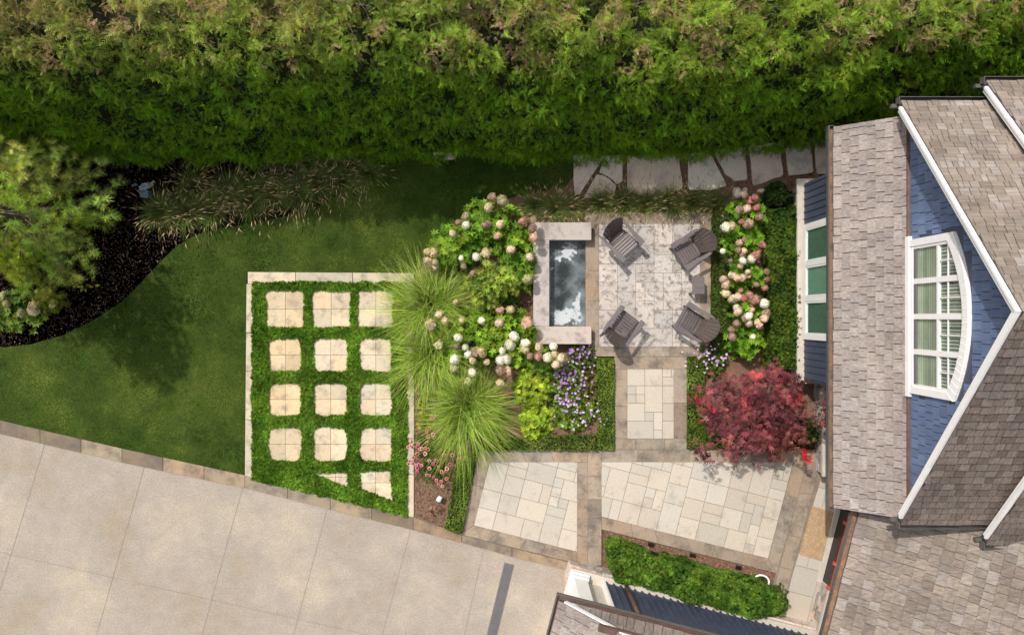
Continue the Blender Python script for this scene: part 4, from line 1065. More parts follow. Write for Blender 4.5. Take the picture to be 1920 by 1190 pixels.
def drain():
    a, b = Vector(P(955, 1056)), Vector(P(916, 1215)); d_ = (b - a); L = d_.length; d_.normalize(); s = Vector((-d_.y, d_.x)); t = thing('drain_grate', 'long grey metal drain grate set into the driveway', 'drain', (a.x, a.y, 0))
    m = MB(); 
    for k in (-1, 1): p = s * (k * .125); m.obox((p.x - s.x * .01, p.y - s.y * .01, .002), (d_.x * L, d_.y * L, 0), (s.x * .02, s.y * .02, 0), (0, 0, .008))
    p = -s * .115; m.obox((p.x, p.y, .002), (d_.x * .02, d_.y * .02, 0), (s.x * .23, s.y * .23, 0), (0, 0, .008)); m.build('frame', M['steel'], t)
    m = MB(); m.obox((p.x, p.y, .0015), (d_.x * L, d_.y * L, 0), (s.x * .23, s.y * .23, 0), (0, 0, .002)); m.build('channel', M['darkmetal'], t)
    m = MB(); u = .03
    while u < L: q = d_ * u - s * .115; m.obox((q.x, q.y, .003), (d_.x * .016, d_.y * .016, 0), (s.x * .23, s.y * .23, 0), (0, 0, .007)); u += .028
    m.build('bars', M['steel'], t)
drain()
def spot(px, py, ang, lab, z=.0):
    x, y = P(px, py, z + .15); t = thing('spotlight', lab, 'garden light', (x, y, z), ang, 'black garden spotlights')
    m = MB(); m.tube([(0, 0, 0), (0, 0, .13)], .012, 8); m.build('stake', M['black'], t)
    m = MB(); m.tube([(-.075, 0, .15), (.055, 0, .165), (.06, 0, .166), (.085, 0, .168)], [.030, .032, .038, .038], 12); m.build('lamp_head', M['black'], t, True)
    m = MB(); m.box((0, 0, .125), (.03, .05, .04)); m.build('bracket', M['black'], t)
spot(1111, 834, math.radians(90), 'black spotlight standing upright at the low hedge corner by the path')
spot(1129, 838, math.radians(10), 'black spotlight lying sideways at the low hedge corner by the path')
spot(859, 969, math.radians(-25), 'black spotlight at the foot of the slanting low hedge near the driveway')
def flood(px, py, lab):
    x, y = P(px, py, .12); t = thing('floodlight', lab, 'garden light', (x, y, .04), A14, 'black floodlights in the garage bed')
    m = MB(); m.box((0, 0, .10), (.15, .09, .04), Matrix.Rotation(.35, 3, 'X')); m.build('lamp_head', M['black'], t, bevel=.006)
    m = MB(); m.tube([(0, 0, 0), (0, 0, .085)], .014, 8); m.build('stake', M['black'], t); m = MB(); m.box((0, .05, .115), (.17, .012, .012)); m.build('visor', M['black'], t)
flood(1220, 1020, 'black floodlight at the left end of the bark bed above the boxwoods'); flood(1298, 1040, 'black floodlight in the middle of the bark bed above the boxwoods'); flood(1384, 1063, 'black floodlight next to the white curved pipe in the bark bed')
def curved_pipe():
    c = P(1428, 1088, .15); m = MB(); pts = [(-.24 + .0, .05, .16)] + [(.20 * math.cos(a) - .02, .16 * math.sin(a), .16) for a in [math.pi * (1 - i / 12) for i in range(0, 13)]] + [(.19, -.14, .08), (.19, -.2, -.02)]
    m.tube(pts[1:], .026, 10); o = m.build('curved_pipe', M['plastic'], None, True); o.location = (*c, .04); o.rotation_euler = (0, 0, A14); tag(o, 'white curved pipe arching out of the bark bed beside the boxwoods', 'pipe')
curved_pipe()
x, y = P(823, 936, .2); t = thing('path_light', 'small white capped light standing in the bark below the pink coneflowers', 'garden light', (x, y, 0), math.radians(60))
m = MB(); m.tube([(-.0, 0, 0), (0, 0, .2)], .025, 10); m.build('stem', M['plastic'], t)
m = MB(); m.tube([(-.035, 0, .2), (.0, 0, .21), (.095, 0, .215), (.10, 0, .215)], [.065, .07, .055, .04], 14); m.build('cap', M['plastic'], t, True)
M['sheet'] = paint_mat('pale_sheet', (.30, .32, .36), .5, .3, .5, 20)
def utility():
    x, y = P(274, 358, .1); t = thing('valve_box', 'blue grey plastic box with crumpled pale sheet under the hedge by the grasses', 'box', (x, y, 0), -.1)
    m = MB(); m.box((0, -.09, .09), (.20, .18, .17)); m.box((0, -.09, .185), (.22, .20, .02)); m.build('box_body', M['bluebin'], t, bevel=.01)
    gx, gy = np.meshgrid(np.linspace(-.14, .30, 18), np.linspace(0, .22, 10)); gz = .12 + .10 * n2(gx, gy, 14, 3) + .05 * n2(gx, gy, 30, 3)
    p = np.stack([gx.ravel() + .15 * gy.ravel(), gy.ravel() + .35 * gx.ravel(), gz.ravel()], -1); F = [(j * 18 + i, j * 18 + i + 1, (j + 1) * 18 + i + 1, (j + 1) * 18 + i) for j in range(9) for i in range(17)]
    o = mesh_np('sheet', p * np.array([.8, .8, 1.3]), F, np.ones((len(p), 3)), M['sheet'], t)
    m = MB(); m.tube([(-.42, .10, .05), (-.3, .16, .06), (-.28, .12, .05)], .035, 8); m.build('cap', M['bluebin'], t, True)
utility()

# ------------------------------------------------------------------ plants
Tleaf, Fleaf = t_leaf(l=1, w=.45); Tros, Fros = t_rosette(6, .3); Tpalm, Fpalm = t_palm(5); Tneed, Fneed = t_needles(); Thead, Fhead = t_head(64, 1)

def dome_shrub(name, label, cat, px, py, rx, ry, h, n, size, c0, c1, tmpl=None, group=None, core=True, seed=0, base=.05, tip=(0, 0), mat='leaf', flat=.5):
    """leafy shrub: leaf whorls through an uneven dome; px,py is where the crown's middle shows"""
    x0, y0 = P(px, py, h * .6); t = thing(name, label, cat, (x0, y0, 0), 0, group)
    T, F = tmpl or (Tros, Fros)
    d = rvec(n); d[:, 2] = np.abs(d[:, 2]) * 1.15 - .12; d = nrm(d)
    lump = vnoise(d * 2.2 + seed * 7.3 + 3); n_ = int(n * .80); d, lump, n = d[:n_], lump[:n_], n_; r = (.66 + .62 * lump) * (1 - .5 * rng.random(n) ** 1.6)
    p = d * r[:, None] * np.array([rx, ry, h * .85]); p[:, 2] = np.maximum(p[:, 2] + h * .12, base)
    ax = d * np.array([1, 1, .6]) + rvec(n) * .5; hint = d + np.array([0, 0, 1.1]) + rvec(n) * .45
    col = jit(lerp3(c0, c1, np.clip(.25 + .9 * (lump - .35) + .25 * rng.random(n), 0, 1)), n, .28)
    mesh_np('leaves', *scat(T, F, p, frames(ax, hint) if tmpl else frames(rvec(n) * np.array([1, 1, .2]), hint), size * rng.uniform(.7, 1.2, n), col), M[mat], t)
    if core:
        m = MB()
        for k in range(7):
            a = k * .9 + seed; m.tube([(0.05 * math.cos(a), .05 * math.sin(a), 0), (rx * .3 * math.cos(a), ry * .3 * math.sin(a), h * .4), (rx * .62 * math.cos(a), ry * .62 * math.sin(a), h * .68)], [.014, .011, .006], 5)
        m.build('stems', M['bark'], t)
    return t

def head_mesh(name, c, seed, dark):
    T, F = t_head(90, seed); T = T * (np.stack([1 - .38 * T[:, 2], 1 - .38 * T[:, 2], np.ones(len(T))], -1) if seed % 2 else 1); C = np.clip(np.tile(c, (len(T), 1)) * np.repeat(rng.uniform(.68, 1.2, len(T) // 5 + 1), 5)[:len(T), None], .01, .9)
    blot = vnoise(T * 1.9 + seed * 3); C = C * (1 - dark * np.clip((blot - .5) * 3, 0, 1))[:, None]
    me = mesh_np('flower_head', T, F, C, M['petal']); m = me.data; bpy.data.objects.remove(me); return m
HEADS = {'w': [head_mesh('w', (.90, .84, .70), 1, .12), head_mesh('w', (.92, .89, .78), 2, .1)],
         'c': [head_mesh('c', (.78, .66, .44), 3, .25), head_mesh('c', (.74, .62, .38), 4, .3)],
         'p': [head_mesh('p', (.84, .55, .42), 5, .35), head_mesh('p', (.88, .66, .54), 6, .3)],
         'r': [head_mesh('r', (.50, .22, .18), 7, .4), head_mesh('r', (.56, .30, .24), 8, .4)],
         'g': [head_mesh('g', (.50, .50, .24), 9, .2), head_mesh('g', (.56, .52, .32), 10, .2)],
         't': [head_mesh('t', (.42, .30, .20), 11, .35), head_mesh('t', (.46, .32, .24), 12, .35)]}
for v in HEADS.values():
    for me in v: me.name = 'flower_head'
def add_heads(shrubs, heads, hz, r=.125):
    for k, (px, py, kind) in enumerate(heads):
        x, y = P(px, py, hz + .03); best = min(shrubs, key=lambda s: (s.location.x - x) ** 2 + (s.location.y - y) ** 2)
        dist = math.hypot(best.location.x - x, best.location.y - y); z = hz + .02 - .22 * max(0, dist - .45) - rnd.uniform(0, .17); x, y = P(px, py, z)
        o = bpy.data.objects.new('flower_head', HEADS[kind][k % 2]); COL.objects.link(o); o.parent = best
        o.location = (x - best.location.x, y - best.location.y, z); s = r * rnd.uniform(.66, 1.18); o.scale = (s, s * rnd.uniform(.8, 1.15), s * rnd.uniform(.8, 1.6)); o.rotation_euler = (rnd.uniform(-.9, .9), rnd.uniform(-.9, .9), rnd.uniform(0, 6.28))

G0, G1 = (.06, .14, .012), (.22, .37, .03)
L1 = [dome_shrub('hydrangea', 'hydrangea at the top of the left bed with dusty cream heads beside the dark lawn', 'hydrangea', 925, 425, .86, .70, 1.05, 500, .135, G0, G1, None, 'hydrangeas in the left bed', True, 1),
      dome_shrub('hydrangea', 'hydrangea at the lawn corner behind the big fountain grass with tan heads', 'hydrangea', 852, 470, .70, .70, .95, 400, .13, G0, G1, None, 'hydrangeas in the left bed', True, 2),
      dome_shrub('hydrangea', 'hydrangea with peach pink heads pressed against the fountain wall', 'hydrangea', 972, 490, .56, .90, .95, 360, .13, G0, G1, None, 'hydrangeas in the left bed', True, 3),
      dome_shrub('hydrangea', 'hydrangea with pure white heads in the middle of the left bed', 'hydrangea', 890, 632, .82, .84, 1.0, 500, .135, G0, (.25, .39, .032), None, 'hydrangeas in the left bed', True, 4),
      dome_shrub('hydrangea', 'hydrangea with pink and white heads below the fountain wall corner', 'hydrangea', 958, 630, .70, .86, 1.0, 440, .135, G0, (.25, .39, .032), None, 'hydrangeas in the left bed', True, 5),
      dome_shrub('hydrangea', 'small pale leaved hydrangea above the purple geranium', 'hydrangea', 1020, 680, .45, .48, .8, 210, .11, (.07, .15, .015), (.21, .31, .03), None, 'hydrangeas in the left bed', True, 6)]
lh = [(922, 370, 't'), (942, 376, 'g'), (916, 389, 'c'), (874, 406, 'g'), (859, 418, 't'), (874, 422, 'w'), (850, 437, 'c'), (912, 422, 't'), (938, 422, 'c'), (981, 415, 'r'), (998, 412, 't'), (998, 428, 't'), (932, 443, 'p'), (958, 468, 'p'), (1000, 446, 'p'), (993, 482, 'p'), (865, 485, 'w'), (893, 482, 'w'), (911, 473, 'c'), (802, 472, 'c'), (802, 490, 'c'), (812, 474, 'c'), (815, 500, 'c'), (816, 492, 'g'), (868, 500, 't'), (886, 512, 't'), (991, 524, 'g'), (855, 566, 'c'), (824, 590, 'c'), (835, 601, 'c'), (806, 608, 'c'), (866, 600, 'c'), (904, 601, 'w'), (936, 605, 'p'), (936, 581, 'p'), (957, 580, 'c'), (988, 603, 'p'),
      (859, 633, 'w'), (872, 650, 'w'), (856, 650, 't'), (824, 648, 'g'), (853, 674, 'w'), (852, 692, 'g'), (878, 664, 'w'), (887, 660, 't'), (903, 660, 'c'), (893, 664, 't'), (963, 630, 'w'), (957, 646, 'w'), (942, 658, 'w'), (949, 672, 'w'), (939, 675, 'w'), (986, 643, 'w'), (984, 655, 'c'), (995, 667, 't'), (1009, 668, 'r'), (884, 698, 'w'), (886, 676, 'c'), (880, 714, 'g'), (938, 718, 'c'), (949, 696, 'p'), (940, 695, 't'), (1011, 650, 'c'), (1037, 649, 'w'), (1027, 671, 'w'), (1040, 664, 'c'), (1052, 670, 'c'), (1042, 683, 'p'), (912, 679, 'c')]
add_heads(L1, lh, 1.05, .118)

rs = [dome_shrub('hydrangea', lab, 'hydrangea', px, py, .50, .46, 1.0, 240, .115, (.055, .14, .012), (.20, .39, .026), None, 'hydrangeas along the clipped hedge', True, 10 + i)
      for i, (px, py, lab) in enumerate(((1408, 402, 'hydrangea with dusty rose heads nearest the boulder'), (1398, 455, 'hydrangea beside the upper right chair with one white head at its left edge'), (1400, 515, 'hydrangea opposite the side table with dense pink heads'), (1400, 575, 'hydrangea with mixed pink and white heads beside the lower right chair'), (1398, 640, 'bright green hydrangea with a single white head above the red maple')))]
rh = [(1415, 372, 'r'), (1395, 365, 't'), (1406, 378, 'r'), (1400, 391, 'p'), (1418, 391, 'r'), (1386, 393, 't'), (1391, 415, 'r'), (1399, 422, 't'), (1404, 420, 'p'), (1425, 407, 't'), (1361, 427, 'w'), (1372, 424, 'c'), (1387, 456, 'p'), (1396, 450, 't'), (1430, 459, 'r'), (1355, 471, 'w'), (1386, 469, 't'), (1395, 470, 'p'), (1418, 478, 'r'), (1393, 489, 'w'), (1408, 486, 'w'), (1392, 479, 'r'), (1387, 499, 'p'), (1370, 489, 't'), (1437, 508, 't'), (1402, 510, 'p'), (1403, 517, 'p'), (1376, 517, 'p'), (1384, 521, 'p'), (1392, 521, 'p'), (1371, 516, 'c'), (1356, 524, 'p'), (1362, 532, 'p'), (1361, 536, 'c'), (1438, 524, 'r'), (1418, 533, 't'), (1434, 541, 'r'), (1389, 545, 'r'), (1362, 550, 'c'), (1384, 556, 'p'), (1392, 560, 'r'), (1406, 554, 'r'), (1406, 561, 'r'), (1371, 562, 'c'), (1376, 559, 'w'), (1415, 563, 'r'), (1410, 572, 'r'), (1432, 569, 'w'), (1381, 575, 'w'), (1384, 583, 'p'), (1410, 582, 'p'), (1404, 592, 'w'), (1437, 587, 't'), (1397, 597, 't'), (1433, 598, 'p'), (1404, 605, 'p'), (1424, 610, 'p'), (1420, 604, 'c'), (1370, 619, 't'), (1373, 631, 't'), (1412, 632, 'w'), (1381, 607, 't')]
add_heads(rs, rh, 1.03, .105)

dome_shrub('rhododendron', 'yellow green whorled evergreen shrub rising from the middle of the left bed', 'shrub', 917, 535, .70, .70, 1.6, 560, .13, (.14, .22, .028), (.42, .50, .085), t_rosette(7, .55, 1, .32), None, True, 21)
dome_shrub('rhododendron', 'darker low evergreen shrub in the shade below the whorled one', 'shrub', 945, 560, .45, .40, .9, 200, .12, (.03, .07, .012), (.08, .14, .02), t_rosette(7, .5, 1, .34), None, True, 22)
dome_shrub('spiraea', 'lime green low shrub left of the purple geranium', 'shrub', 1000, 730, .58, .60, .6, 480, .10, (.14, .25, .018), (.38, .48, .04), None, None, True, 23)
dome_shrub('spiraea', 'lime green low shrub at the bottom of the geranium bed', 'shrub', 1003, 790, .52, .44, .5, 380, .09, (.14, .25, .018), (.38, .48, .04), None, None, True, 24)

def star_flower(name, c, n=5, centre=(.8, .7, .3)):
    it = []
    for i in range(n): it.append((rotz([(0, 0, 0), (.6, .32, .05), (.6, -.32, .05), (1, 0, 0)], 2 * math.pi * i / n, .15), [(0, 2, 1), (1, 2, 3)]))
    V, F = merge(it); o = mesh_np(name, V, F, jit(np.tile(c, (len(V), 1)), len(V), .06), M['petal']); m = o.data; bpy.data.objects.remove(o); m.name = 'flower'; return m
PUR = [star_flower('f', (.44, .17, .64)), star_flower('f', (.60, .33, .78)), star_flower('f', (.82, .62, .88))]
def geranium(label, px, py, rx, ry, fl, seed, c0=(.06, .13, .012), c1=(.22, .33, .035), h=.42, rf=.033):
    t = dome_shrub('geranium', label, 'geranium', px, py, rx, ry, h, int(750 * rx * ry / .25 * .5) + 160, .062, c0, c1, t_rosette(6, .15, 1, .6), 'purple geraniums', True, seed)
    for (fx_, fy_, k) in fl:
        x, y = P(fx_, fy_, h); o = bpy.data.objects.new('flower', PUR[k]); COL.objects.link(o); o.parent = t
        dx, dy = x - t.location.x, y - t.location.y; z = h * (1.08 - .30 * ((dx / rx) ** 2 + (dy / ry) ** 2)); o.location = (dx, dy, max(.15, z) + .03); s = rf * rnd.uniform(.8, 1.25); o.scale = (s, s, s); o.rotation_euler = (rnd.uniform(-.4, .4), rnd.uniform(-.4, .4), rnd.uniform(0, 6))
    return t
r2 = random.Random(5)
def cloud(cx, cy, sx, sy, n, pal): return [(r2.gauss(cx, sx), r2.gauss(cy, sy), r2.choice(pal)) for _ in range(n)]
geranium('purple geranium mound with the densest violet flowers at the centre of its bed', 1062, 720, .52, .55, cloud(1058, 704, 14, 12, 42, (0, 0, 1)) + cloud(1066, 722, 22, 16, 40, (1, 1, 2)), 31)
geranium('purple geranium mound tucked under the lower fountain wall', 1092, 668, .42, .38, cloud(1085, 662, 15, 9, 26, (0, 1, 1)) + cloud(1075, 680, 10, 8, 10, (1, 2)), 32, (.05, .075, .015), (.13, .17, .035))
geranium('sprawling purple geranium at the inner corner of the low hedge', 1075, 775, .66, .52, cloud(1068, 755, 20, 12, 36, (1, 0, 2)) + cloud(1085, 780, 26, 16, 40, (1, 2)), 33)
geranium('geranium with red tinged leaves along the right arm of the low hedge', 1103, 720, .30, .55, cloud(1103, 710, 10, 28, 16, (2, 1)), 35, (.07, .075, .018), (.17, .16, .04))
geranium('pale lilac geranium between patio corner and red maple', 1335, 675, .45, .42, cloud(1330, 668, 18, 14, 46, (2, 1, 2)), 34, (.04, .08, .012), (.11, .17, .025))

# coneflowers
def coneflower_mesh():
    it = []; n = 11
    for i in range(n): it.append((rotz([(.25, -.13, 0), (.25, .13, 0), (.7, .17, -.03), (.7, -.17, -.03), (1, 0, -.12)], 2 * math.pi * i / n), [(0, 3, 1), (1, 3, 2), (2, 3, 4)]))
    V, F = merge(it); nP = len(V); cv = []; cf = []
    for j in range(4):
        for i in range(10): a = 2 * math.pi * i / 10; r = .42 * math.cos(j * .48); cv.append((r * math.cos(a), r * math.sin(a), .05 + .34 * math.sin(j * .48)))
    for j in range(3):
        for i in range(10): a, b, c, d = j * 10 + i, j * 10 + (i + 1) % 10, (j + 1) * 10 + (i + 1) % 10, (j + 1) * 10 + i; cf += [(a, b, c), (a, c, d)]
    return V, F, np.array(cv), np.array(cf)
pV, pF, kV, kF = coneflower_mesh()
def cmesh(c):
    V = np.concatenate([pV, kV]); F = np.concatenate([pF, kF + len(pV)]); C = np.concatenate([jit(np.tile(c, (len(pV), 1)), len(pV), .1), jit(np.tile((.20, .045, .02), (len(kV), 1)), len(kV), .2)])
    o = mesh_np('flower', V, F, C, M['petal']); m = o.data; bpy.data.objects.remove(o); m.name = 'flower'; return m
CON = [cmesh((.72, .22, .30)), cmesh((.78, .36, .38)), cmesh((.70, .30, .22)), cmesh((.62, .14, .28))]
def coneflowers(label, px, py, fl, rx, ry, seed):
    x0, y0 = P(px, py, .3); t = thing('coneflower', label, 'coneflower', (x0, y0, 0), 0, 'pink coneflowers')
    n = 260; d = rvec(n); p = np.stack([d[:, 0] * rx * rng.random(n) ** .5, d[:, 1] * ry * rng.random(n) ** .5, rng.uniform(.05, .42, n)], -1)
    mesh_np('leaves', *scat(Tleaf * np.array([1, .5, 1]), Fleaf, p, frames(rvec(n) + np.array([0, 0, .3]), rvec(n) + np.array([0, 0, 1.])), rng.uniform(.10, .2, n), jit(lerp3((.05, .10, .02), (.13, .19, .04), rng.random(n)), n, .2)), M['leaf'], t)
    st = MB()
    for k, (fx_, fy_) in enumerate(fl):
        z = r2.uniform(.45, .66); x, y = P(fx_, fy_, z); dx, dy = x - x0, y - y0; st.tube([(dx * .45, dy * .45, 0), (dx * .75, dy * .75, z * .55), (dx, dy, z)], [.007, .006, .005], 4)
        o = bpy.data.objects.new('flower', CON[k % 4 if k % 3 else (k // 3) % 2]); COL.objects.link(o); o.parent = t; s = r2.uniform(.048, .068); o.scale = (s, s, s); o.location = (dx, dy, z); o.rotation_euler = (r2.uniform(-.35, .35), r2.uniform(-.35, .35), r2.uniform(0, 6))
    st.build('stems', M['stem'], t)
M['stem'] = paint_mat('green_stem', (.08, .13, .03), .6, .2)
cf1 = [(810, 783), (805, 803), (800, 809), (812, 814), (803, 818), (814, 820), (772, 828), (773, 838), (765, 838), (784, 832), (800, 830), (783, 837), (787, 841), (791, 841), (797, 839), (802, 842), (782, 850), (797, 850), (775, 857), (825, 845), (832, 852)]
cf2 = [(768, 864), (766, 869), (775, 869), (780, 872), (785, 871), (791, 872), (782, 877), (786, 877), (782, 884), (805, 864), (818, 863), (812, 869), (822, 875), (805, 878), (828, 884), (838, 878), (837, 883), (800, 890), (805, 891), (813, 894), (818, 900), (827, 902), (822, 907), (843, 870), (837, 897), (829, 911), (848, 853), (861, 860)]
coneflowers('upper clump of pink coneflowers leaning over the planted grid frame', 800, 832, cf1, .42, .5, 1)
coneflowers('lower clump of deep pink coneflowers above the white path light', 812, 880, cf2, .48, .34, 2)
dome_shrub('yellow_perennial', 'thin yellow leaved perennial between coneflowers and big ornamental grass', 'perennial', 792, 770, .16, .55, .4, 120, .08, (.15, .17, .02), (.40, .36, .04), None, None, True, 41)
dome_shrub('seedling', 'wilted small pink leaved plant in the bark below the white path light', 'perennial', 818, 957, .22, .14, .15, 40, .07, (.10, .06, .03), (.42, .24, .17), None, None, False, 42)

# ornamental grasses
def big_grass(label, px, py, rad, n, h, lean, seed):
    x, y = P(px, py, .3); t = thing('maiden_grass', label, 'ornamental grass', (x, y, 0), 0, 'big arching grasses in the left bed')
    col = jit(lerp3((.13, .235, .018), (.38, .50, .085), rng.random(n)), n, .2); dead = rng.random(n) < .07; col[dead] = jit((.48, .40, .20), int(dead.sum()), .2)
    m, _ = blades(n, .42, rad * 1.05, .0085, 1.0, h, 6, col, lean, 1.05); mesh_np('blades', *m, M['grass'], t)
    return t
big_grass('big arching green grass spilling over the planted grid pavers', 808, 575, 1.12, 1400, .95, (-.14, .10), 1)
big_grass('big arching grass squeezed between its two larger neighbours', 815, 660, 1.12, 1300, .9, (-.05, -.25), 2)
big_grass('big round fountain of grass over the terrace corner with pale lower blades', 878, 762, 1.28, 1650, .9, (.06, -.24), 3)

def tuft_proto(name, label, seed, nb, L, seeds, group):
    t = thing(name, label, 'ornamental grass', (0, 0, 0), 0, group)
    col = jit(lerp3((.05, .11, .014), (.20, .27, .06), rng.random(nb) ** 1.3), nb, .22); m, _ = blades(nb, .17, L, .0075, 1.05, .8, 5, col)
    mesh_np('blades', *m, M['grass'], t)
    st, cen = blades(seeds, .16, L * 1.2, .004, .9, .95, 5, jit((.22, .17, .08), seeds, .2)); a = cen[:, -1]; b = cen[:, -2]
    d = nrm(a - b + 1e-6); T = np.array([(0, 0, 0), (.35, .06, 0), (.35, -.06, 0), (.35, 0, .06), (1, 0, 0), (.35, 0, -.06)], float); F = np.array([(0, 3, 1), (0, 2, 3), (1, 3, 4), (3, 2, 4), (0, 1, 5), (0, 5, 2), (1, 4, 5), (2, 5, 4)])
    m2 = scat(T, F, a - d * .03, frames(d, rvec(seeds)), rng.uniform(.17, .27, seeds), jit(lerp3((.44, .31, .17), (.66, .50, .31), rng.random(seeds)), seeds, .15))
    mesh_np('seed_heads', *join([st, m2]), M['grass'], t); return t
protos = []
gl_ = [(690, 322, .85, 'by the lawn bend where the hedge bed ends'), (640, 335, .95, 'second from the lawn bend'), (592, 338, 1.0, 'behind the third bulge of the bed edge'), (556, 362, 1.0, 'on the bed edge above the middle of the lawn'), (510, 352, 1.0, 'in the dense middle of the grass row'), (470, 378, 1.0, 'leaning over the lawn with pale hanging seed heads'), (430, 355, 1.0, 'in the back of the row under the hedge'), (395, 392, 1.0, 'near the left bed edge with seed heads over bark'), (345, 398, 1.0, 'right of the valve box at the bed edge'), (300, 395, .95, 'just below the blue grey valve box'), (360, 345, .85, 'right of the valve box under the hedge'), (545, 318, .8, 'almost under the hedge in the middle'), (625, 305, .8, 'almost under the hedge near the bend')]
for i, (px, py, s, w) in enumerate(gl_):
    lab = 'tawny fountain grass ' + w
    if i < 3: o = tuft_proto('fountain_grass', lab, i, 420, .60, 72, 'fountain grasses under the tall hedge'); protos.append(o)
    else: o = copy_tree(protos[i % 3])
    x, y = P(px, py, .2); o.location = (x, y, 0); o.rotation_euler = (0, 0, rnd.uniform(0, 6.28)); o.scale = (s, s, s * .9); o['label'] = lab
pg2 = [(1004, 385, .75, 'left of the fountain top with tall upright heads'), (1045, 390, .85, 'just above the fountain coping'), (1075, 388, .7, 'between fountain and first stepping stone'), (1130, 380, .8, 'above the patio corner behind the upper left chair'), (1172, 378, .8, 'above the patio under the broad stepping stone'), (1215, 382, .8, 'in the middle of the row above the patio'), (1258, 380, .8, 'above the patio right of centre'), (1305, 380, .8, 'above the upper right chair'), (1345, 380, .7, 'beside the rounded boulder')]
for i, (px, py, s, w) in enumerate(pg2):
    o = copy_tree(protos[i % 3]); x, y = P(px, py, .2); o.location = (x, y, 0); o.rotation_euler = (0, 0, rnd.uniform(0, 6.28)); o.scale = (s, s, s * .85); o['label'] = 'tawny tufted grass ' + w; o['group'] = 'tufted grasses above the patio'

# clipped hedges
def clipped(name, label, pts, h, dens, size, c0, c1, wob=.02, group=None, cat='hedge', dome=0.0):
    poly = PP(pts, h * .7); cx, cy = sum(p[0] for p in poly) / len(poly), sum(p[1] for p in poly) / len(poly); poly = [(x - cx, y - cy) for x, y in poly]
    t = thing(name, label, cat, (cx, cy, 0), 0, group)
    x, y = sample_poly(poly, dens); n = len(x)
    z = h + wob * 3 * (n2(x + cx, y + cy, 3.2, 3) - .5) + rng.normal(size=n) * wob * .6
    P1 = np.stack([x, y, z], -1); N1 = np.tile([0, 0, 1.], (n, 1)); PS, NS = [], []
    a = sum(poly[i][0] * poly[(i + 1) % len(poly)][1] - poly[(i + 1) % len(poly)][0] * poly[i][1] for i in range(len(poly))); sg = 1 if a > 0 else -1
    for i in range(len(poly)):
        (x1, y1), (x2, y2) = poly[i], poly[(i + 1) % len(poly)]; L = math.hypot(x2 - x1, y2 - y1); k = int(L * h * dens * .8) + 1; u = rng.random(k); v = rng.random(k)
        nn = np.array([(y2 - y1), -(x2 - x1), 0]) / max(L, 1e-6) * sg
        q = np.stack([x1 + (x2 - x1) * u, y1 + (y2 - y1) * u, h * v], -1) + nn * (wob * 2 * (vnoise(np.stack([(x1 + (x2 - x1) * u) * 5, (y1 + (y2 - y1) * u) * 5, v * 3], -1)) - .6))[:, None]
        PS.append(q); NS.append(np.tile(nn + np.array([0, 0, .25]), (k, 1)))
    p = np.concatenate([P1] + PS); nn = np.concatenate([N1] + NS); n = len(p)
    if dome: 
        lum = vnoise((p + np.array([cx, cy, 0])) * 2.4) - .5; p = p + nn * (lum * dome)[:, None]
    lum = vnoise((p + np.array([cx, cy, 0])) * 4.0)
    col = jit(lerp3(c0, c1, np.clip(lum * 1.2 - .1, 0, 1)), n, .25)
    ax = rvec(n) + nn * .45
    mesh_np('leaves', *scat(Tros * np.array([1, 1, 1]), Fros, p, frames(ax, nn + rvec(n) * .6), size * rng.uniform(.7, 1.2, n), col), M['leaf'], t)
    c = MB(); ii = [(x * (1 - min(.3, .05 / max(.1, abs(x)))), y * (1 - min(.3, .05 / max(.1, abs(y))))) for x, y in poly]; c.prism(ii, 0, h * .9 - dome * .35); c.build('twigs', M['core'], t); return t
BX0, BX1 = (.06, .12, .012), (.19, .27, .036)
clipped('low_hedge', 'low clipped hedge strip between purple geraniums and the garden path', [(1120, 672), (1150, 672), (1150, 842), (1122, 842)], .26, 1500, .032, BX0, BX1)
clipped('low_hedge', 'low clipped hedge strip running along the terrace below the geraniums', [(925, 822), (1122, 815), (1121, 843), (905, 843)], .24, 1300, .032, BX0, (.20, .25, .045))
clipped('low_hedge', 'low clipped hedge strip between the garden path and red maple', [(1289, 669), (1318, 669), (1322, 840), (1289, 840)], .24, 1400, .032, BX0, BX1)
clipped('low_hedge', 'low clipped hedge patch in front of the red maple along the terrace', [(1322, 815), (1385, 815), (1385, 841), (1322, 840)], .24, 1300, .032, BX0, BX1)
clipped('low_hedge', 'low clipped slanting hedge between coneflower bed and terrace', [(860, 858), (893, 850), (866, 998), (834, 990)], .26, 1400, .032, BX0, BX1)
clipped('low_hedge', 'low clipped hedge strip between patio and pink hydrangeas', [(1336, 392), (1372, 388), (1372, 655), (1333, 660)], .30, 1300, .034, (.035, .07, .012), (.10, .145, .022))
clipped('yew_hedge', 'dark green clipped yew hedge below the bay window', [(1440, 395), (1493, 390), (1495, 690), (1438, 690)], .55, 1000, .055, (.022, .06, .009), (.105, .165, .018), .05, None, 'hedge', .10)
dome_shrub('yew', 'dark rounded yew bush at the house corner by the stepping stones', 'shrub', 1462, 365, .42, .34, .6, 900, .06, (.012, .030, .008), (.035, .065, .012), None, None, True, 51)
dome_shrub('yew', 'dark evergreen bush in shade behind the maple at the stone pier', 'shrub', 1515, 815, .35, .42, .8, 700, .06, (.012, .03, .008), (.04, .07, .014), None, None, True, 52)
clipped('boxwood_hedge', 'thick billowing boxwood hedge along the navy garage wall', [(1142, 1022), (1165, 1020), (1300, 1062), (1440, 1095), (1462, 1140), (1400, 1150), (1280, 1116), (1150, 1082)], .70, 1100, .062, (.04, .10, .012), (.14, .235, .026), .06, None, 'hedge', .22)
dome_shrub('boxwood', 'rounded boxwood bush at the right end of the garage hedge', 'shrub', 1458, 1128, .36, .42, .7, 900, .055, (.03, .07, .012), (.10, .15, .025), None, None, True, 53)

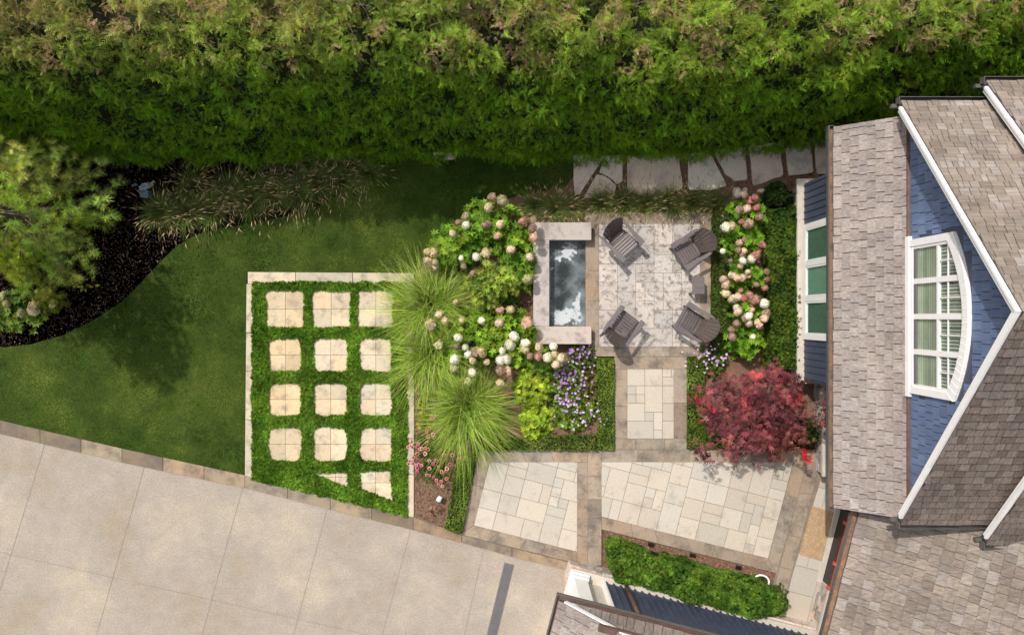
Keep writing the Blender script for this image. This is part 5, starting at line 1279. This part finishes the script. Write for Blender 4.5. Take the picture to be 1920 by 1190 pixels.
# bottom left corner plants
BL0, BL1 = (.05, .11, .02), (.17, .24, .03)
bl = [dome_shrub('hydrangea', 'shaded hydrangea with yellowish heads at the left photo edge below the pine', 'hydrangea', 20, 580, .75, .62, .9, 330, .14, BL0, BL1, None, 'hydrangeas under the pine', True, 61),
      dome_shrub('hydrangea', 'yellow leaved small hydrangea beside the dark bark', 'hydrangea', 85, 562, .42, .34, .6, 150, .11, (.12, .17, .02), (.34, .36, .04), None, 'hydrangeas under the pine', True, 62)]
add_heads(bl, [(68, 518, 'g'), (96, 527, 'g'), (5, 555, 'g'), (13, 570, 'g'), (40, 586, 'g'), (62, 573, 'c'), (62, 582, 'c'), (98, 572, 'g'), (112, 508, 'c'), (52, 523, 't')], .8, .12)
dome_shrub('hosta', 'small yellow green hosta alone in the dark bark', 'perennial', 157, 530, .22, .2, .25, 34, .14, (.20, .24, .03), (.42, .42, .06), t_leaf(l=1, w=.6), None, False, 63)

# pine
def pine():
    bx, by = -12.35, 2.55; t = thing('pine_tree', 'tall long needled pine at the left photo edge spreading over dark bark', 'pine tree', (bx, by, 0))
    m = MB(); m.tube([(0, 0, 0), (-.05, .02, 2.5), (.02, -.03, 5), (0, 0, 7.2)], [.16, .13, .08, .02], 10); m.build('trunk', M['bark'], t)
    br = MB(); pos, axs, lv = [], [], []; r = random.Random(3)
    for k in range(120):
        a = k * 2.39996 + r.gauss(0, .2); f = k / 120; z0 = .6 + 6.2 * f ** 1.9; L = (2.80 - .27 * z0) * r.uniform(.72, 1.05) * (1 if math.sin(a) > -.2 else .80)
        d = Vector((math.cos(a), math.sin(a), .10 + .05 * z0)); pts = [Vector((0, 0, z0)) + d * L * u + Vector((r.gauss(0, .04), r.gauss(0, .04), -.10 * u * u * L)) for u in (0, .35, .7, 1)]
        br.tube(pts, [.028, .02, .013, .006], 5, (1.0, 1.0, 1.0))
        for q in range(15):
            u = .35 + .65 * (q / 14) ** .8; p = pts[0].lerp(pts[3], u); side = Vector((-d.y, d.x, 0)) * r.gauss(0, .22) * (1.25 - u) * 1.6
            pos.append(p + side + Vector((0, 0, r.uniform(-.03, .10)))); axs.append(d * .8 + side * 2.2 + Vector((0, 0, .75))); lv.append(z0)
    br.build('branches', M['bark'], t)
    pos = np.array([tuple(p) for p in pos]); axs = np.array([tuple(p) for p in axs]); lv = np.array(lv); n = len(pos)
    hue = n2(pos[:, 0] + 3, pos[:, 1], .9, 7); col = lerp3((.30, .50, .06), (.80, .88, .32), np.clip(hue * 1.3 - .15, 0, 1)); yel = np.clip((2.1 - pos[:, 0]) * .7, 0, 1) * np.clip(n2(pos[:, 0], pos[:, 1], 1.3, 9) * 1.6 - .3, 0, 1)
    col = jit(col * (1 - yel[:, None]) + np.array([.66, .68, .06]) * yel[:, None], n, .18)
    mesh_np('needles', *scat(Tneed, Fneed, pos, frames(axs, rvec(n)), rng.uniform(.15, .22, n), col), M['needle'], t)
pine()

# japanese maple
def maple():
    bx, by = P(1413, 769, .4); t = thing('japanese_maple', 'dark red japanese maple with feathery leaves beside the terrace', 'maple tree', (bx, by, 0))
    r = random.Random(8); m = MB(); m.tube([(0, 0, 0), (.03, .05, .45), (-.04, .08, .9)], [.07, .055, .045], 9); m.build('trunk', M['bark'], t)
    br = MB(); pos, nrmv, rad = [], [], []
    def crown(a): return 1.38 + .22 * math.sin(2 * a + .6) + .20 * math.sin(5 * a + 1) + .15 * math.sin(9 * a)
    for k in range(46):
        a = k * 2.39996; f = math.sqrt((k + .5) / 46); R_ = crown(a) * f * r.uniform(.80, 1.16); sx, sy = 1.02, .82
        end = Vector((R_ * math.cos(a) * sx - .12, R_ * math.sin(a) * sy + .02, 1.75 - .75 * f ** 2.2 + r.uniform(-.28, .28))); mid = Vector((end.x * .45, end.y * .45, .85 + .45 * end.z * .55))
        br.tube([(-.04 * r.random(), .07, .6 + .3 * r.random()), mid, end * .98], [.026, .016, .005], 5)
        for q in range(40):
            dx, dy = r.gauss(0, .15), r.gauss(0, .15); o = end + Vector((dx, dy, -.9 * (dx * dx + dy * dy) + r.gauss(0, .10)))
            pos.append(tuple(o)); out = Vector((o.x, o.y, 0)); nrmv.append(tuple(out.normalized() * (.35 + .4 * f) + Vector((dx, dy, 0)) * 1.5 + Vector((0, 0, -.15)))); rad.append(f)
    br.build('branches', M['bark'], t)
    pos, ax = np.array(pos), np.array(nrmv); n = len(pos); nz = n2(pos[:, 0], pos[:, 1], 2.0, 4); nz2 = n2(pos[:, 0], pos[:, 1], 4.5, 14)
    col = lerp3((.048, .016, .022), (.36, .098, .104), np.clip(.55 * nz + .9 * nz2 - .35 + .35 * rng.random(n) ** 2, 0, 1)); br_ = np.clip((pos[:, 0] - .0) * .6 - pos[:, 1] * .5, 0, 1)[:, None] * .6
    col = col * (1 - br_ * .7) + np.array([.20, .085, .045]) * br_ * .7
    for px, py, rr, c in ((1307, 752, .10, (.45, .03, .05)), (1315, 797, .10, (.45, .02, .05)), (1421, 705, .16, (.52, .07, .07)), (1464, 725, .14, (.55, .07, .06)), (1392, 750, .14, (.48, .07, .07)), (1514, 858, .09, (.70, .01, .03)), (1508, 850, .09, (.70, .01, .03)), (1484, 744, .12, (.52, .06, .06)), (1515, 752, .13, (.50, .10, .05)), (1285, 787, .08, (.5, .05, .05)), (1364, 824, .13, (.42, .12, .09)), (1488, 832, .14, (.42, .16, .08)), (1345, 683, .10, (.45, .05, .06)), (1333, 769, .12, (.5, .04, .06)), (1400, 862, .08, (.4, .08, .08))):
        x, y = P(px, py, 1.3); k = np.hypot(pos[:, 0] + bx - x, pos[:, 1] + by - y) < rr; k &= rng.random(n) < .5; col[k] = c
    extra = []
    for px, py in ((1514, 858), (1509, 851), (1517, 862), (1306, 752)):
        x, y = P(px, py, 1.15)
        for q in range(5): extra.append((x - bx + r.gauss(0, .06), y - by + r.gauss(0, .06), 1.15 + r.gauss(0, .03)))
    ne = len(extra); pos = np.concatenate([pos, np.array(extra)]); ax = np.concatenate([ax, rvec(ne)]); col = np.concatenate([col, np.tile((.50, .015, .035), (ne, 1))]); n = len(pos)
    mesh_np('leaves', *scat(Tpalm, Fpalm, pos, frames(ax + rvec(n) * .55, np.array([0, 0, 1.]) + rvec(n) * .5), rng.uniform(.11, .18, n), jit(col, n, .3)), M['leaf'], t)
maple()
